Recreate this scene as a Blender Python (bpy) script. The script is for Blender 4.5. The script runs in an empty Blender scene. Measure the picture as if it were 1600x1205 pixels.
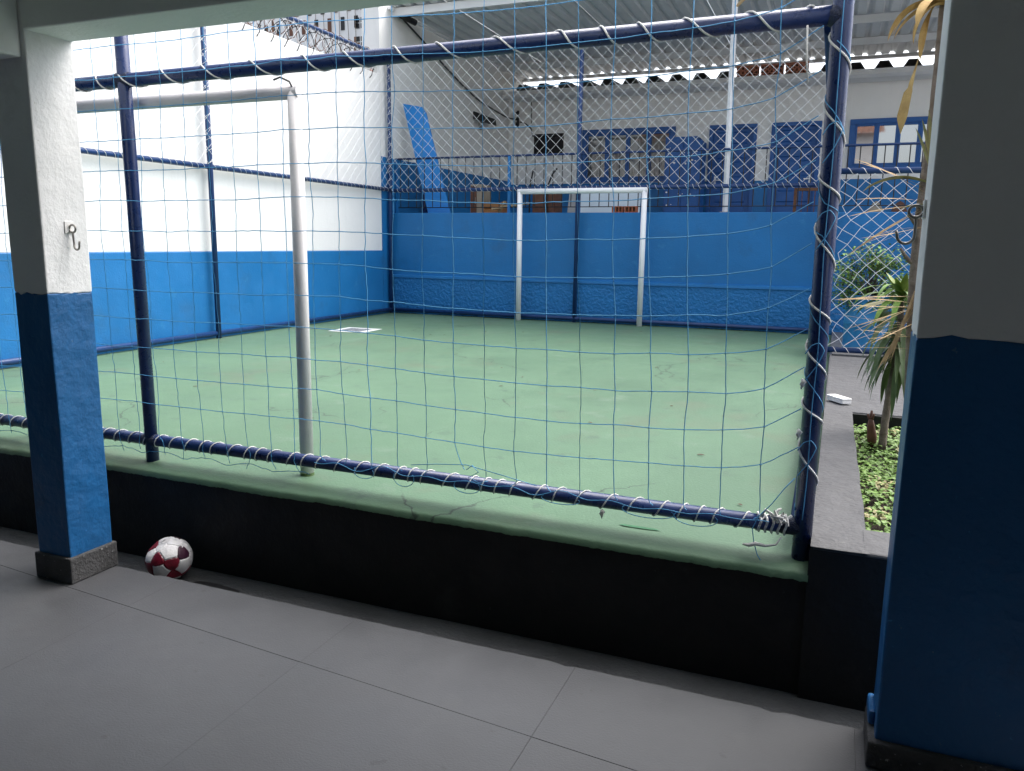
import bpy, bmesh, math, random
from mathutils import Vector, Matrix, noise
random.seed(7)
R = math.radians
S = bpy.context.scene
COL = S.collection

# ------------------------------------------------------------------ camera
cam_d = bpy.data.cameras.new('camera'); cam = bpy.data.objects.new('camera', cam_d); COL.objects.link(cam)
cam_d.sensor_fit = 'HORIZONTAL'; cam_d.sensor_width = 36.0; cam_d.lens = 1238.6/1600*36
cam_d.clip_start = .05; cam_d.clip_end = 500
_m = Matrix.Rotation(R(22.0927), 3, 'Z') @ Matrix.Rotation(R(-10.1837), 3, 'X') @ Matrix.Rotation(R(-.7693), 3, 'Y')
_r, _f, _u = _m.col[0], _m.col[1], _m.col[2]
mw = Matrix((( _r.x, _u.x, -_f.x, 0), (_r.y, _u.y, -_f.y, 0), (_r.z, _u.z, -_f.z, 1.5), (0, 0, 0, 1)))
cam.matrix_world = mw
S.camera = cam

# ------------------------------------------------------------------ sky, sun, exposure (bright overcast)
SUN_EL, SUN_AZ = 60.0, 42.0          # azimuth measured from +Y towards +X
W = bpy.data.worlds.new('World'); S.world = W; W.use_nodes = True
wn = W.node_tree.nodes; wl = W.node_tree.links; wn.clear()
sky = wn.new('ShaderNodeTexSky'); sky.sky_type = 'NISHITA'; sky.sun_disc = False
sky.sun_elevation = R(SUN_EL); sky.sun_rotation = R(SUN_AZ); sky.air_density = 1.0; sky.dust_density = 4.0; sky.ozone_density = 1.0
bw = wn.new('ShaderNodeRGBToBW'); mixw = wn.new('ShaderNodeMix'); mixw.data_type = 'RGBA'; mixw.inputs[0].default_value = .60
bg = wn.new('ShaderNodeBackground'); bg.inputs[1].default_value = .15; wo = wn.new('ShaderNodeOutputWorld')
wl.new(sky.outputs[0], bw.inputs[0]); wl.new(sky.outputs[0], mixw.inputs[6]); wl.new(bw.outputs[0], mixw.inputs[7])
wl.new(mixw.outputs[2], bg.inputs[0]); wl.new(bg.outputs[0], wo.inputs[0])
sd = bpy.data.lights.new('sun', 'SUN'); sun = bpy.data.objects.new('sun', sd); COL.objects.link(sun)
sd.energy = .55; sd.angle = R(60); sd.color = (1, .97, .92)
_d = Vector((math.sin(R(SUN_AZ))*math.cos(R(SUN_EL)), math.cos(R(SUN_AZ))*math.cos(R(SUN_EL)), math.sin(R(SUN_EL))))
sun.rotation_euler = _d.to_track_quat('Z', 'Y').to_euler(); sun.location = (0, 5, 12)
S.view_settings.view_transform = 'Standard'; S.view_settings.look = 'None'
S.view_settings.gamma = 1; S.view_settings.use_curve_mapping = False
S.view_settings.exposure = 1.9
S.render.engine = 'CYCLES'
S.cycles.max_bounces = 10; S.cycles.diffuse_bounces = 6; S.cycles.glossy_bounces = 4
S.cycles.use_denoising = True

# ------------------------------------------------------------------ materials
MATS = {}
def mat(name, col, rough=.6, mottle=.12, mscale=2.0, bump=.0, bscale=60, col2=None, spec=.4, metal=0,
        speck=None, speck_t=.72, speck_s=35, cracks=None, streak=0, bump2=0, b2scale=4, patch=()):
    m = bpy.data.materials.new(name); m.use_nodes = True; n = m.node_tree.nodes; l = m.node_tree.links
    b = n['Principled BSDF']; b.inputs['Roughness'].default_value = rough; b.inputs['Metallic'].default_value = metal
    b.inputs['Specular IOR Level'].default_value = spec
    tc = n.new('ShaderNodeTexCoord'); geo = n.new('ShaderNodeNewGeometry')
    P = geo.outputs['Position']
    def nz(s, det=5, r=.55, vec=None):
        t = n.new('ShaderNodeTexNoise'); t.inputs['Scale'].default_value = s; t.inputs['Detail'].default_value = det
        t.inputs['Roughness'].default_value = r; l.new(vec or P, t.inputs['Vector']); return t.outputs['Fac']
    def ramp(src, a, c, lo=0., hi=1.):
        t = n.new('ShaderNodeMapRange'); t.inputs[1].default_value = a; t.inputs[2].default_value = c
        t.inputs[3].default_value = lo; t.inputs[4].default_value = hi; l.new(src, t.inputs[0]); return t.outputs[0]
    def mix(fac, a, c):
        t = n.new('ShaderNodeMix'); t.data_type = 'RGBA'
        for s, v in ((0, fac), (6, a), (7, c)):
            if hasattr(v, 'node'): l.new(v, t.inputs[s])
            else: t.inputs[s].default_value = v if s == 0 else (*v, 1)
        return t.outputs[2]
    dark = tuple(c*(1-mottle*1.6) for c in col); lite = col2 or tuple(min(1, c*(1+mottle*.7)) for c in col)
    c = mix(ramp(nz(mscale), .3, .7), dark, lite)
    if mottle:
        c = mix(ramp(nz(mscale*9, 3), .35, .65, 0, .35), c, tuple(x*(1-mottle) for x in col))
    if streak:
        mp = n.new('ShaderNodeMapping'); mp.inputs['Scale'].default_value = (7, 7, .5); l.new(P, mp.inputs[0])
        c = mix(ramp(nz(1.0, 4, .6, mp.outputs[0]), .55, .8, 0, streak), c, tuple(x*.55 for x in col))
    for (pc, ps, pt, pw, pa) in patch:      # worn or dirty patches with their own shape
        c = mix(ramp(nz(ps, 6, .62), pt, pt+pw, 0, pa), c, pc)
    if speck:
        c = mix(ramp(nz(speck_s, 4, .6), speck_t, speck_t+.03), c, speck)
    if cracks:
        wv = n.new('ShaderNodeTexNoise'); wv.inputs['Scale'].default_value = 3.2; wv.inputs['Detail'].default_value = 5; l.new(P, wv.inputs['Vector'])
        ma = n.new('ShaderNodeMixRGB'); ma.blend_type = 'ADD'; ma.inputs[0].default_value = .35
        l.new(P, ma.inputs[1]); l.new(wv.outputs['Color'], ma.inputs[2])
        v = n.new('ShaderNodeTexVoronoi'); v.feature = 'DISTANCE_TO_EDGE'; v.inputs['Scale'].default_value = cracks[0]; l.new(ma.outputs[0], v.inputs['Vector'])
        k = ramp(v.outputs['Distance'], 0.001, cracks[1], 1, 0)
        g = ramp(nz(.9, 2), .53, .60)
        mu = n.new('ShaderNodeMath'); mu.operation = 'MULTIPLY'; l.new(k, mu.inputs[0]); l.new(g, mu.inputs[1])
        c = mix(mu.outputs[0], c, cracks[2])
    l.new(c, b.inputs['Base Color'])
    rr = ramp(nz(mscale*4, 3), .3, .7, max(0, rough-.08), min(1, rough+.1)); l.new(rr, b.inputs['Roughness'])
    nrm = None
    if bump:
        bp = n.new('ShaderNodeBump'); bp.inputs['Strength'].default_value = bump; bp.inputs['Distance'].default_value = .01
        l.new(nz(bscale, 4, .6), bp.inputs['Height']); nrm = bp.outputs[0]
    if bump2:
        b2 = n.new('ShaderNodeBump'); b2.inputs['Strength'].default_value = bump2; b2.inputs['Distance'].default_value = .03
        l.new(nz(b2scale, 2, .5), b2.inputs['Height'])
        if nrm: l.new(nrm, b2.inputs['Normal'])
        nrm = b2.outputs[0]
    if nrm: l.new(nrm, b.inputs['Normal'])
    MATS[name] = m
    return m
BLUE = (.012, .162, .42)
mat('white_plaster', (.80, .80, .79), .75, .05, .7, .25, 45, patch=[((.60, .61, .62), 1.1, .58, .2, .35)], streak=.16, bump2=.12, b2scale=3)
mat('white_plaster_old', (.83, .82, .79), .8, .05, 1.0, .3, 45, streak=.12, bump2=.15, b2scale=2.5)
mat('column_white', (.80, .80, .795), .65, .05, 2, .3, 60, patch=[((.55, .54, .52), 4, .62, .1, .4), ((.45, .43, .4), 19, .70, .02, .4)], bump2=.2, b2scale=9, speck=(.5, .49, .47), speck_t=.76, speck_s=22)
mat('blue_paint', BLUE, .5, .10, 1.2, .3, 55, patch=[((.02, .12, .28), 2.2, .57, .12, .55), ((.03, .20, .43), 6, .62, .06, .5), ((.012, .06, .15), 30, .72, .02, .6)], streak=.22, bump2=.2, b2scale=5)
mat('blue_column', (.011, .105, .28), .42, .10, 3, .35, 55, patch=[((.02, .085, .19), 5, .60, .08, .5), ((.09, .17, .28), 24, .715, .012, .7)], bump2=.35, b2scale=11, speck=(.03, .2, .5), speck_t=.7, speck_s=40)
mat('blue_stucco', (.012, .155, .40), .6, .1, 3, 1.0, 38, bump2=.8, b2scale=22)
mat('blue_wood', (.014, .10, .33), .42, .1, 3, .2, 40)
mat('blue_board', (.02, .24, .66), .4, .06, 3, .1, 30)
mat('navy_paint', (.012, .030, .115), .30, .15, 6, .12, 120, spec=.5)
mat('navy_weld', (.010, .020, .06), .5, .3, 30, .9, 160)
mat('pipe_blue', (.010, .040, .135), .38, .15, 6, .12, 100)
mat('pipe_white', (.70, .68, .68), .42, .06, 8, .15, 90, speck=(.33, .3, .28), speck_t=.74, speck_s=30)
mat('goal_white', (.80, .80, .80), .45, .03, 8, .1, 90)
mat('post_white', (.82, .82, .83), .5, .03, 8, .1, 90)
mat('green_floor', (.078, .154, .092), .6, .10, .8, .22, 70, patch=[((.10, .12, .08), 1.3, .56, .12, .45), ((.055, .095, .07), 5, .60, .06, .5), ((.13, .19, .14), 3.3, .62, .08, .5)], col2=(.097, .180, .110), speck=(.03, .055, .035), speck_t=.80, speck_s=26, cracks=(.75, .006, (.035, .06, .042)))
mat('green_lip', (.15, .34, .215), .65, .12, 2, .5, 40, col2=(.20, .40, .26), speck=(.26, .25, .2), speck_t=.70, speck_s=14, bump2=.3, b2scale=12)
mat('green_touchup', (.03, .13, .055), .5, .1, 8, .2, 60)
mat('grey_floor', (.079, .082, .089), 0.5, .14, 1.1, .16, 140, patch=[((.065, .065, .068), .8, .55, .15, .55), ((.12, .12, .118), 4, .60, .08, .12), ((.05, .05, .052), 11, .66, .03, .5)], speck=(.06, .06, .062), speck_t=.74, speck_s=45, bump2=.05, b2scale=6, cracks=(.35, .004, (.07, .07, .07)))
mat('grey_ledge', (.085, .085, .088), .72, .10, 3, .6, 50, patch=[((.06, .06, .06), 2.5, .57, .1, .5), ((.13, .13, .125), 9, .63, .04, .4)], speck=(.1, .1, .1), speck_t=.72, speck_s=30, bump2=.35, b2scale=14, cracks=(1.6, .006, (.06, .06, .06)))
mat('gutter_grey', (.085, .088, .092), .7, .2, 3, .8, 70, speck=(.25, .25, .25), speck_t=.77, speck_s=60)
mat('gutter_wet', (.018, .018, .019), .55, .1, 6)
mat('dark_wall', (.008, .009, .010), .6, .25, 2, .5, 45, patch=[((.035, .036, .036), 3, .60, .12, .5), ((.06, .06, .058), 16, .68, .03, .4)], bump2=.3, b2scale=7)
mat('plinth_grey', (.075, .075, .077), .85, .25, 9, .9, 60, speck=(.3, .3, .3), speck_t=.66, speck_s=60)
mat('ceiling', (.84, .86, .84), .8, .06, 1, .3, 50)
mat('portico_wall', (.52, .53, .53), .8, .06, 1, .3, 50)
mat('concrete', (.60, .60, .58), .85, .15, 2, .5, 40)
mat('roof_metal', (.66, .68, .68), .45, .08, 1.2, .05, 30, metal=.15, streak=.2)
mat('purlin', (.68, .69, .69), .5, .06, 2)
mat('fibre_cement', (.22, .215, .21), .85, .2, 3, .4, 60)
mat('gutter_metal', (.66, .66, .65), .5, .06, 3)
mat('brick_red', (.42, .13, .07), .85, .2, 20, .5, 60)
mat('rope_white', (.78, .77, .74), .8, .05, 40, .5, 300)
mat('net_white', (.80, .80, .80), .7, .02, 40)
mat('net_blue', (.09, .34, .62), .5, .08, 30)
mat('black_metal', (.02, .02, .022), .5, .2, 10)
mat('black_plastic', (.012, .012, .013), .45, .1, 10)
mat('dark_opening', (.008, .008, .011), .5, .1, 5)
mat('steel', (.33, .31, .29), .38, .15, 30, metal=.9)
mat('rust', (.16, .075, .04), .8, .3, 25, .4, 80)
mat('curtain', (.29, .28, .26), .9, .08, 3)
mat('wood_light', (.50, .36, .20), .7, .15, 12, .2, 60)
mat('wood_brown', (.14, .06, .035), .6, .2, 10, .2, 50)
mat('beige_panel', (.34, .29, .22), .7, .1, 6)
mat('orange_plastic', (.33, .15, .05), .5, .1, 12)
mat('white_board', (.62, .70, .74), .5, .04, 4)
mat('grey_board', (.36, .36, .35), .6, .06, 4)
mat('ball_white', (.70, .69, .70), .55, .06, 30, .15, 120)
mat('ball_red', (.17, .006, .022), .4, .35, 12, .15, 120, col2=(.30, .012, .04))
mat('ball_dark', (.045, .010, .028), .4, .3, 12, .15, 120)
mat('polystyrene', (.84, .83, .81), .8, .02, 30, .2, 200)
mat('leaf_green', (.10, .20, .03), .5, .25, 14, spec=.4, col2=(.18, .31, .05))
mat('leaf_bush', (.15, .30, .065), .5, .2, 10, col2=(.23, .40, .10))
mat('leaf_dark', (.075, .135, .045), .42, .25, 10, col2=(.13, .19, .075))
mat('leaf_lime', (.19, .27, .05), .5, .2, 16, col2=(.28, .34, .09))
mat('leaf_pale', (.30, .29, .14), .6, .25, 16, col2=(.42, .36, .17))
mat('leaf_dry', (.52, .31, .09), .75, .25, 18, .2, 60, col2=(.62, .42, .16))
mat('leaf_straw', (.38, .25, .12), .8, .25, 20, col2=(.48, .35, .19))
mat('bark', (.20, .155, .12), .85, .3, 18, .8, 90, col2=(.28, .23, .19))
mat('soil', (.045, .033, .022), .95, .3, 12, 1, 50)
mat('drum_blue', (.03, .22, .46), .45, .08, 3, .1, 40)
mat('clay', (.55, .22, .14), .85, .15, 20, .3, 60)
mat('moss', (.03, .075, .02), .8, .3, 12)
mat('sticker', (.72, .72, .74), .6, .1, 20)
mat('tile_red', (.24, .115, .075), .8, .25, 4, .4, 40)
mat('ground_earth', (.16, .15, .14), .95, .2, .3)
mat('grate_grey', (.32, .35, .38), .6, .2, 14, .3, 60)
g = bpy.data.materials.new('window_glass'); g.use_nodes = True; b_ = g.node_tree.nodes['Principled BSDF']
b_.inputs['Base Color'].default_value = (.03, .035, .04, 1); b_.inputs['Roughness'].default_value = .03; b_.inputs['Specular IOR Level'].default_value = 1.0
b_.inputs['Metallic'].default_value = 0; b_.inputs['IOR'].default_value = 2.3; MATS['window_glass'] = g
# leaves let a little light through
for k_ in ('leaf_green', 'leaf_bush', 'leaf_lime', 'leaf_dry', 'leaf_pale'):
    MATS[k_].node_tree.nodes['Principled BSDF'].inputs['Subsurface Weight'].default_value = .15
    MATS[k_].node_tree.nodes['Principled BSDF'].inputs['Subsurface Radius'].default_value = (.01, .01, .005)

# ------------------------------------------------------------------ builders
def woff(o):
    v = Vector((0, 0, 0))
    while o: v += o.location; o = o.parent
    return v
class MB:
    def __init__(s): s.v = []; s.f = []
    def box(s, x0, x1, y0, y1, z0, z1):
        n = len(s.v); s.v += [Vector(p) for p in ((x0,y0,z0),(x1,y0,z0),(x1,y1,z0),(x0,y1,z0),(x0,y0,z1),(x1,y0,z1),(x1,y1,z1),(x0,y1,z1))]
        s.f += [tuple(n+i for i in q) for q in ((0,3,2,1),(4,5,6,7),(0,1,5,4),(1,2,6,5),(2,3,7,6),(3,0,4,7))]; return s
    def poly(s, pts, holes=None):
        n = len(s.v); s.v += [Vector(p) for p in pts]; s.f.append(tuple(range(n, n+len(pts)))); return s
    def prism(s, pts, off):
        n = len(s.v); k = len(pts); off = Vector(off)
        s.v += [Vector(p) for p in pts] + [Vector(p)+off for p in pts]
        s.f.append(tuple(range(n+k-1, n-1, -1))); s.f.append(tuple(range(n+k, n+2*k)))
        for i in range(k): j = (i+1) % k; s.f.append((n+i, n+j, n+k+j, n+k+i))
        return s
    def tube(s, path, r, n=8, caps=True, flat=None):
        path = [Vector(p) for p in path]; k = len(path); rad = r if hasattr(r, '__len__') else [r]*k
        t0 = (path[1]-path[0]).normalized(); up = Vector((0, 0, 1)) if abs(t0.z) < .9 else Vector((0, 1, 0))
        a = t0.cross(up).normalized(); base = len(s.v)
        for i, p in enumerate(path):
            t = (path[min(i+1, k-1)]-path[max(i-1, 0)])
            if t.length < 1e-9: t = t0
            t.normalize(); a = a - t*a.dot(t)
            if a.length < 1e-6: a = t.orthogonal()
            a.normalize(); b = t.cross(a)
            for j in range(n):
                q = 2*math.pi*j/n; s.v.append(p + a*(math.cos(q)*rad[i]) + b*(math.sin(q)*rad[i]))
        for i in range(k-1):
            for j in range(n):
                j2 = (j+1) % n; s.f.append((base+i*n+j, base+i*n+j2, base+(i+1)*n+j2, base+(i+1)*n+j))
        if caps:
            s.f.append(tuple(base+j for j in range(n-1, -1, -1))); s.f.append(tuple(base+(k-1)*n+j for j in range(n)))
        return s
    def grid(s, fn, nu, nv):
        n = len(s.v)
        for i in range(nu+1):
            for j in range(nv+1): s.v.append(Vector(fn(i/nu, j/nv)))
        for i in range(nu):
            for j in range(nv):
                a = n+i*(nv+1)+j; s.f.append((a, a+nv+1, a+nv+2, a+1))
        return s
    def build(s, name, m, parent=None, smooth=False, bevel=0, seg=2):
        off = woff(parent) if parent else Vector((0, 0, 0))
        me = bpy.data.meshes.new(name); me.from_pydata([v-off for v in s.v], [], s.f); me.validate()
        if smooth: me.polygons.foreach_set('use_smooth', [True]*len(me.polygons))
        me.materials.append(MATS[m]); o = bpy.data.objects.new(name, me); COL.objects.link(o)
        if parent: o.parent = parent
        if bevel:
            md = o.modifiers.new('bevel', 'BEVEL'); md.width = bevel; md.segments = seg; md.limit_method = 'ANGLE'; md.angle_limit = R(40)
        return o
def tag(o, label, cat, group=None, kind=None):
    if label: o['label'] = label
    if cat: o['category'] = cat
    if group: o['group'] = group
    if kind: o['kind'] = kind
    return o
def thing(name, label, cat, loc=(0, 0, 0), group=None):
    o = bpy.data.objects.new(name, None); o.empty_display_size = .1; COL.objects.link(o); o.location = loc
    return tag(o, label, cat, group)
def struct(o): o['kind'] = 'structure'; return o
def box(name, m, parent, *b, bevel=0): return MB().box(*b).build(name, m, parent, bevel=bevel)
def helix(p0, p1, r, pitch, ph=0, step=18, jit=0, hand=1):
    p0, p1 = Vector(p0), Vector(p1); ax = (p1-p0); L = ax.length; ax.normalize()
    up = Vector((0, 0, 1)) if abs(ax.z) < .9 else Vector((0, -1, 0)); a = (up-ax*up.dot(ax)).normalized(); b = ax.cross(a)
    out = []; t = 0.; q = ph
    cur = pitch
    k = 0
    while t < L:
        out.append(p0+ax*t+a*(math.cos(q)*r)+b*(math.sin(q)*r)); t += cur/step; q += hand*2*math.pi/step; k += 1
        if k % step == 0: cur = pitch*(1+random.uniform(-jit, jit))
    return out
def _shift(o, c):
    for v in o.data.vertices: v.co -= c
    o.location = c; return o
def jitv(a): return Vector((random.uniform(-a, a), random.uniform(-a, a), random.uniform(-a, a)))

# ================================================================== SETTING: ground, floors
struct(MB().poly([(-60, -60, -.4), (60, -60, -.4), (60, 90, -.4), (-60, 90, -.4)]).build('ground', 'ground_earth'))

# portico floor laid in slabs with open joints
fl = struct(box('portico_floor', 'grey_floor', None, -9, 4.5, -4, 2.522, -.10, -.006))
def jy(x, k): return 2.235-.0875*(x+2.5)-k*.98
xs = [-9.0] + [-1.69+.925*i for i in range(-6, 6)] + [4.5]
for i in range(len(xs)-1):
    for k in range(-1, 5):
        x0, x1 = xs[i]+.0006, xs[i+1]-.0006
        yb0, yb1 = (jy(x0, k+1)+.0010, jy(x1, k+1)+.0010) if k < 4 else (-4, -4)
        yt0, yt1 = (jy(x0, k)-.0010, jy(x1, k)-.0010) if k >= 0 else (2.53, 2.53)
        if k == -1:
            yb0, yb1 = jy(x0, 0)+.0010, jy(x1, 0)+.0010
            if yb0 > 2.52: yb0 = 2.5
            if yb1 > 2.52: yb1 = 2.5
        dz = random.uniform(-.0008, .0008)
        n_ = 26 if k == -1 else 1
        top = [(x0+(x1-x0)*j/n_, (yt0+(yt1-yt0)*j/n_)+(noise.noise(Vector((x0*9+j*.6, 3, 1)))*.006-(.012 if noise.noise(Vector((x0*7+j*1.1, 9, 4))) > .45 else 0) if k == -1 else 0), dz) for j in range(n_, -1, -1)]
        MB().prism([(x0, yb0, dz), (x1, yb1, dz)]+top, (0, 0, -.006)).build('floor_slab', 'grey_floor', fl)

# gutter channel between the portico floor and the retaining wall
gut = struct(MB().grid(lambda u, v: (-9+13.5*u, 2.50+.36*v, -.090), 90, 6).build('gutter_channel', 'gutter_grey', smooth=True))
def blob(cx, cy, rx, ry, z, m, name, parent, seed):
    pts = [(cx+rx*(1+.3*noise.noise(Vector((math.cos(a)*1.3, math.sin(a)*1.3, seed))))*math.cos(a), cy+ry*(1+.3*noise.noise(Vector((math.cos(a)*1.5, math.sin(a)*1.5, seed+3))))*math.sin(a), z) for a in [2*math.pi*i/36 for i in range(36)]]
    return MB().poly(pts).build(name, m, parent)
blob(-1.10, 2.60, .09, .045, -.0885, 'gutter_wet', 'wet_stain', gut, 1)
blob(-2.56, 2.66, .17, .055, -.0885, 'gutter_wet', 'wet_stain', gut, 5)

# court floor with a rounded, hand-rendered front lip
def cfl(u, v):
    x = -9+8.985*u
    prof = [(2.796, .356), (2.801, .374), (2.811, .382), (2.85, .391), (2.90, .399), (11.0, .400)]
    y, z = prof[round(v*5)]
    e = noise.noise(Vector((x*2.3, 1, 2)))*.004+noise.noise(Vector((x*11, 5, 2)))*.0035+noise.noise(Vector((x*37, 5, 2)))*.003+noise.noise(Vector((x*90, 5, 2)))*.002
    return (x, y+e*(1-v) if v < .75 else y, z+(e*.9-.004 if v < .1 else e*.5 if v < .5 else 0))
court = struct(MB().grid(cfl, 1100, 5).build('court_floor', 'green_floor', smooth=True))
blob(-.652, 2.957, .085, .012, .4025, 'green_touchup', 'paint_touch_up', court, 8)
# raised path at the right, beyond the planter, and terrace behind the blue wall
path = struct(MB().box(-.02, 6, 5.36, 8.22, .2, .478).build('path', 'grey_ledge', bevel=.01))
struct(MB().box(-.02, 6, 8.20, 10.95, .2, .440).build('back_path', 'grey_floor'))
kerb = struct(MB().box(-.0, 6, 8.14, 8.26, .2, .50).build('kerb', 'grey_ledge', bevel=.008))
struct(MB().box(-6.6, 8, 11.1, 20, 1.2, 1.65).build('terrace_floor', 'concrete'))

# drain grate set in the court
dr = tag(thing('drain_cover', None, None, (-5.55, 8.43, .4)), 'square grey drain cover set flush in the green court floor', 'drain cover')
def rotbox(name, m, parent, cx, cy, sx, sy, z0, z1, ang):
    c, s_ = math.cos(ang), math.sin(ang); P = [(-sx, -sy), (sx, -sy), (sx, sy), (-sx, sy)]
    return MB().prism([(cx+x*c-y*s_, cy+x*s_+y*c, z0) for x, y in P], (0, 0, z1-z0)).build(name, m, parent)
rotbox('frame', 'purlin', dr, -5.55, 8.43, .24, .24, .395, .4035, .03)
rotbox('grate', 'grate_grey', dr, -5.55, 8.43, .16, .16, .396, .4065, .03)
for i in range(7): rotbox('slot', 'black_metal', dr, -5.67+.04*i, 8.43, .008, .13, .397, .4072, .03)

# ================================================================== PORTICO
def column(x0, x1, y0, y1, label, plinth, side_drop):
    t = thing('portico_column', label, 'column', ((x0+x1)/2, (y0+y1)/2, 0), 'square painted columns of the portico')
    ZP = 1.266
    def wob(z0, z1, n):        # hand-trowelled box with slightly wandering faces
        def e(a, z, k): return noise.noise(Vector((a*4, z*2.2, k)))*.004
        mb = MB(); rings = []
        for i in range(n+1):
            z = z0+(z1-z0)*i/n; ring = []
            for (ax, ay, bx, by, k) in ((x0,y0,x1,y0,1),(x1,y0,x1,y1,2),(x1,y1,x0,y1,3),(x0,y1,x0,y0,4)):
                for j in range(10):
                    f_ = j/10; px, py = ax+(bx-ax)*f_, ay+(by-ay)*f_
                    ring.append(Vector((px+e(py+k, z, 11), py+e(px+k, z, 17), z+(noise.noise(Vector((px*26, py*26, 3)))*.009 if abs(z-ZP) < 1e-4 else 0))))
            rings.append(ring)
        for r_ in rings: mb.v += r_
        m_ = 40
        for i in range(n):
            for j in range(m_):
                j2 = (j+1) % m_; mb.f.append((i*m_+j, i*m_+j2, (i+1)*m_+j2, (i+1)*m_+j))
        mb.f.append(tuple(range(m_-1, -1, -1))); mb.f.append(tuple(n*m_+j for j in range(m_)))
        return mb
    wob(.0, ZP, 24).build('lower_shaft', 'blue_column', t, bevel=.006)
    wob(ZP, 2.70, 20).build('upper_shaft', 'column_white', t, bevel=.006)
    if plinth: MB().box(x0-.012, x1+.014, y0-.016, y1+.012, 0, .118).build('plinth', 'plinth_grey', t, bevel=.006)
    return t
cL = column(-3.21, -3.012, 2.315, 2.532, 'blue and white portico column standing beside the football', True, 0)
cR = column(.205, .62, 2.36, 2.532, 'wide blue and white portico column cut off by the right of the picture', False, 0)
MB().box(.186, .64, 2.338, 2.545, 0, .082).build('plinth', 'plinth_grey', cR, bevel=.006)
MB().box(.188, .21, 2.43, 2.543, .082, .128).build('plinth_patch', 'blue_column', cR, bevel=.008)
def hook(name, label, x, y, z, sgn):      # plate with a screw eye and a bent wire hook
    t = thing(name, label, 'hook', (x, y, z))
    MB().box(min(x, x+.006*sgn), max(x, x+.006*sgn), y-.022, y+.022, z-.02, z+.03).build('plate', 'polystyrene', t, bevel=.002)
    MB().tube([(x+.004*sgn+.018*sgn*(1-math.cos(a)), y, z+.016*math.sin(a)) for a in [i*math.pi/10 for i in range(20)]], .0042, 8).build('eye', 'steel', t, True)
    pts = [(x+.024*sgn, y, z-.012), (x+.020*sgn, y+.002, z-.03), (x+.02*sgn, y+.004, z-.065)]
    pts += [(x+(.02+.022*(1-math.cos(a)))*sgn, y+.004-.012*a/3, z-.065-.022*math.sin(a)) for a in [i*math.pi/10 for i in range(1, 11)]]
    pts += [(x+.068*sgn, y-.008, z-.052)]
    MB().tube(pts, .0042, 8).build('hook_wire', 'steel', t, True)
hook('wall_hook', 'steel hook on the white face of the column beside the football', -3.012, 2.44, 1.535, 1)
hook('wall_hook', 'steel hook on the white edge of the wide right column', .205, 2.47, 1.60, -1)

pb = thing('portico_building', 'grey portico structure with beams and ceiling framing the top of the view', 'building', (-2.2, -.5, 0))
MB().box(-9, 4.5, 2.315, 2.532, 2.295, 2.72).build('front_beam', 'ceiling', pb, bevel=.008)
MB().box(-3.20, -3.03, -4, 2.313, 2.19, 2.66).build('cross_beam', 'ceiling', pb, bevel=.01)
MB().box(-9, 4.5, -4, 2.6, 2.725, 2.85).build('ceiling_slab', 'ceiling', pb)
MB().box(-9, 4.5, -4.15, -4.0, -.1, 2.72).build('back_wall', 'portico_wall', pb)
MB().box(-9.15, -9.0, -4, 2.3, -.1, 2.72).build('end_wall', 'portico_wall', pb)
MB().box(4.5, 4.65, -4, 2.5, -.1, 2.72).build('end_wall', 'portico_wall', pb)
MB().box(-9, 1.0, -9, -6, 2.86, 6.2).build('upper_wall', 'portico_wall', pb)
def tiles(y0, z0, y1, z1, x0, x1, name, parent):
    def fn(u, v):
        x = x0+(x1-x0)*u; return (x, y0+(y1-y0)*v, z0+(z1-z0)*v+.03*abs(math.sin(x*math.pi/.22)))
    return MB().grid(fn, int((x1-x0)/.037), 8).build(name, 'tile_red', parent, smooth=True)
tiles(2.66, 2.90, -4.2, 3.5, -9, 4.5, 'lower_roof', pb)
tiles(-5.7, 6.15, -9.2, 7.2, -9.2, 1.3, 'upper_roof', pb)

# ================================================================== RETAINING WALL, LEDGE, PLANTER
rw = thing('retaining_wall', 'low dark retaining wall holding up the green court', 'wall', (-3, 2.85, -.1))
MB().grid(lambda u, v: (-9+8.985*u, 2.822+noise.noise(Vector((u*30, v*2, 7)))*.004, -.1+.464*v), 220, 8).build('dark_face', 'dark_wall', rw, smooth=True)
MB().box(-9, -.02, 2.84, 3.0, -.1, .35).build('core', 'concrete', rw)
lg = thing('planter_bed', 'grey painted concrete planter edging beside the corner post', 'planter', (.6, 4, 0))
def ledge(u, v):                     # top of the long ledge, slightly uneven
    y = 2.80+2.58*u; x1 = .170-.026*u
    return (-.016+(x1+.016)*v+noise.noise(Vector((y*4, v*2, 1)))*.003*(1 if 0 < v else .6), y, .483+noise.noise(Vector((y*3, v*2, 4)))*.003)
MB().grid(ledge, 90, 6).build('side_ledge_top', 'grey_ledge', lg, smooth=True)
MB().box(-.012, .150, 2.806, 5.37, -.1, .478).build('side_ledge', 'grey_ledge', lg)
MB().box(.150, 3.2, 2.806, 3.06, -.1, .484).build('front_ledge', 'grey_ledge', lg, bevel=.008)
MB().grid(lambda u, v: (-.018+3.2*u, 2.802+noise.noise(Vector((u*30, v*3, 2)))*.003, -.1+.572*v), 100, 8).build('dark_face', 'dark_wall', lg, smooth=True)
MB().box(.145, 3.2, 5.33, 5.352, .1, .470).build('back_edge', 'dark_wall', lg)
MB().grid(lambda u, v: (.14+3*u, 3.04+2.3*v, .385+noise.noise(Vector((u*20, v*12, 3)))*.02), 40, 30).build('soil', 'soil', lg, smooth=True)

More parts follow.
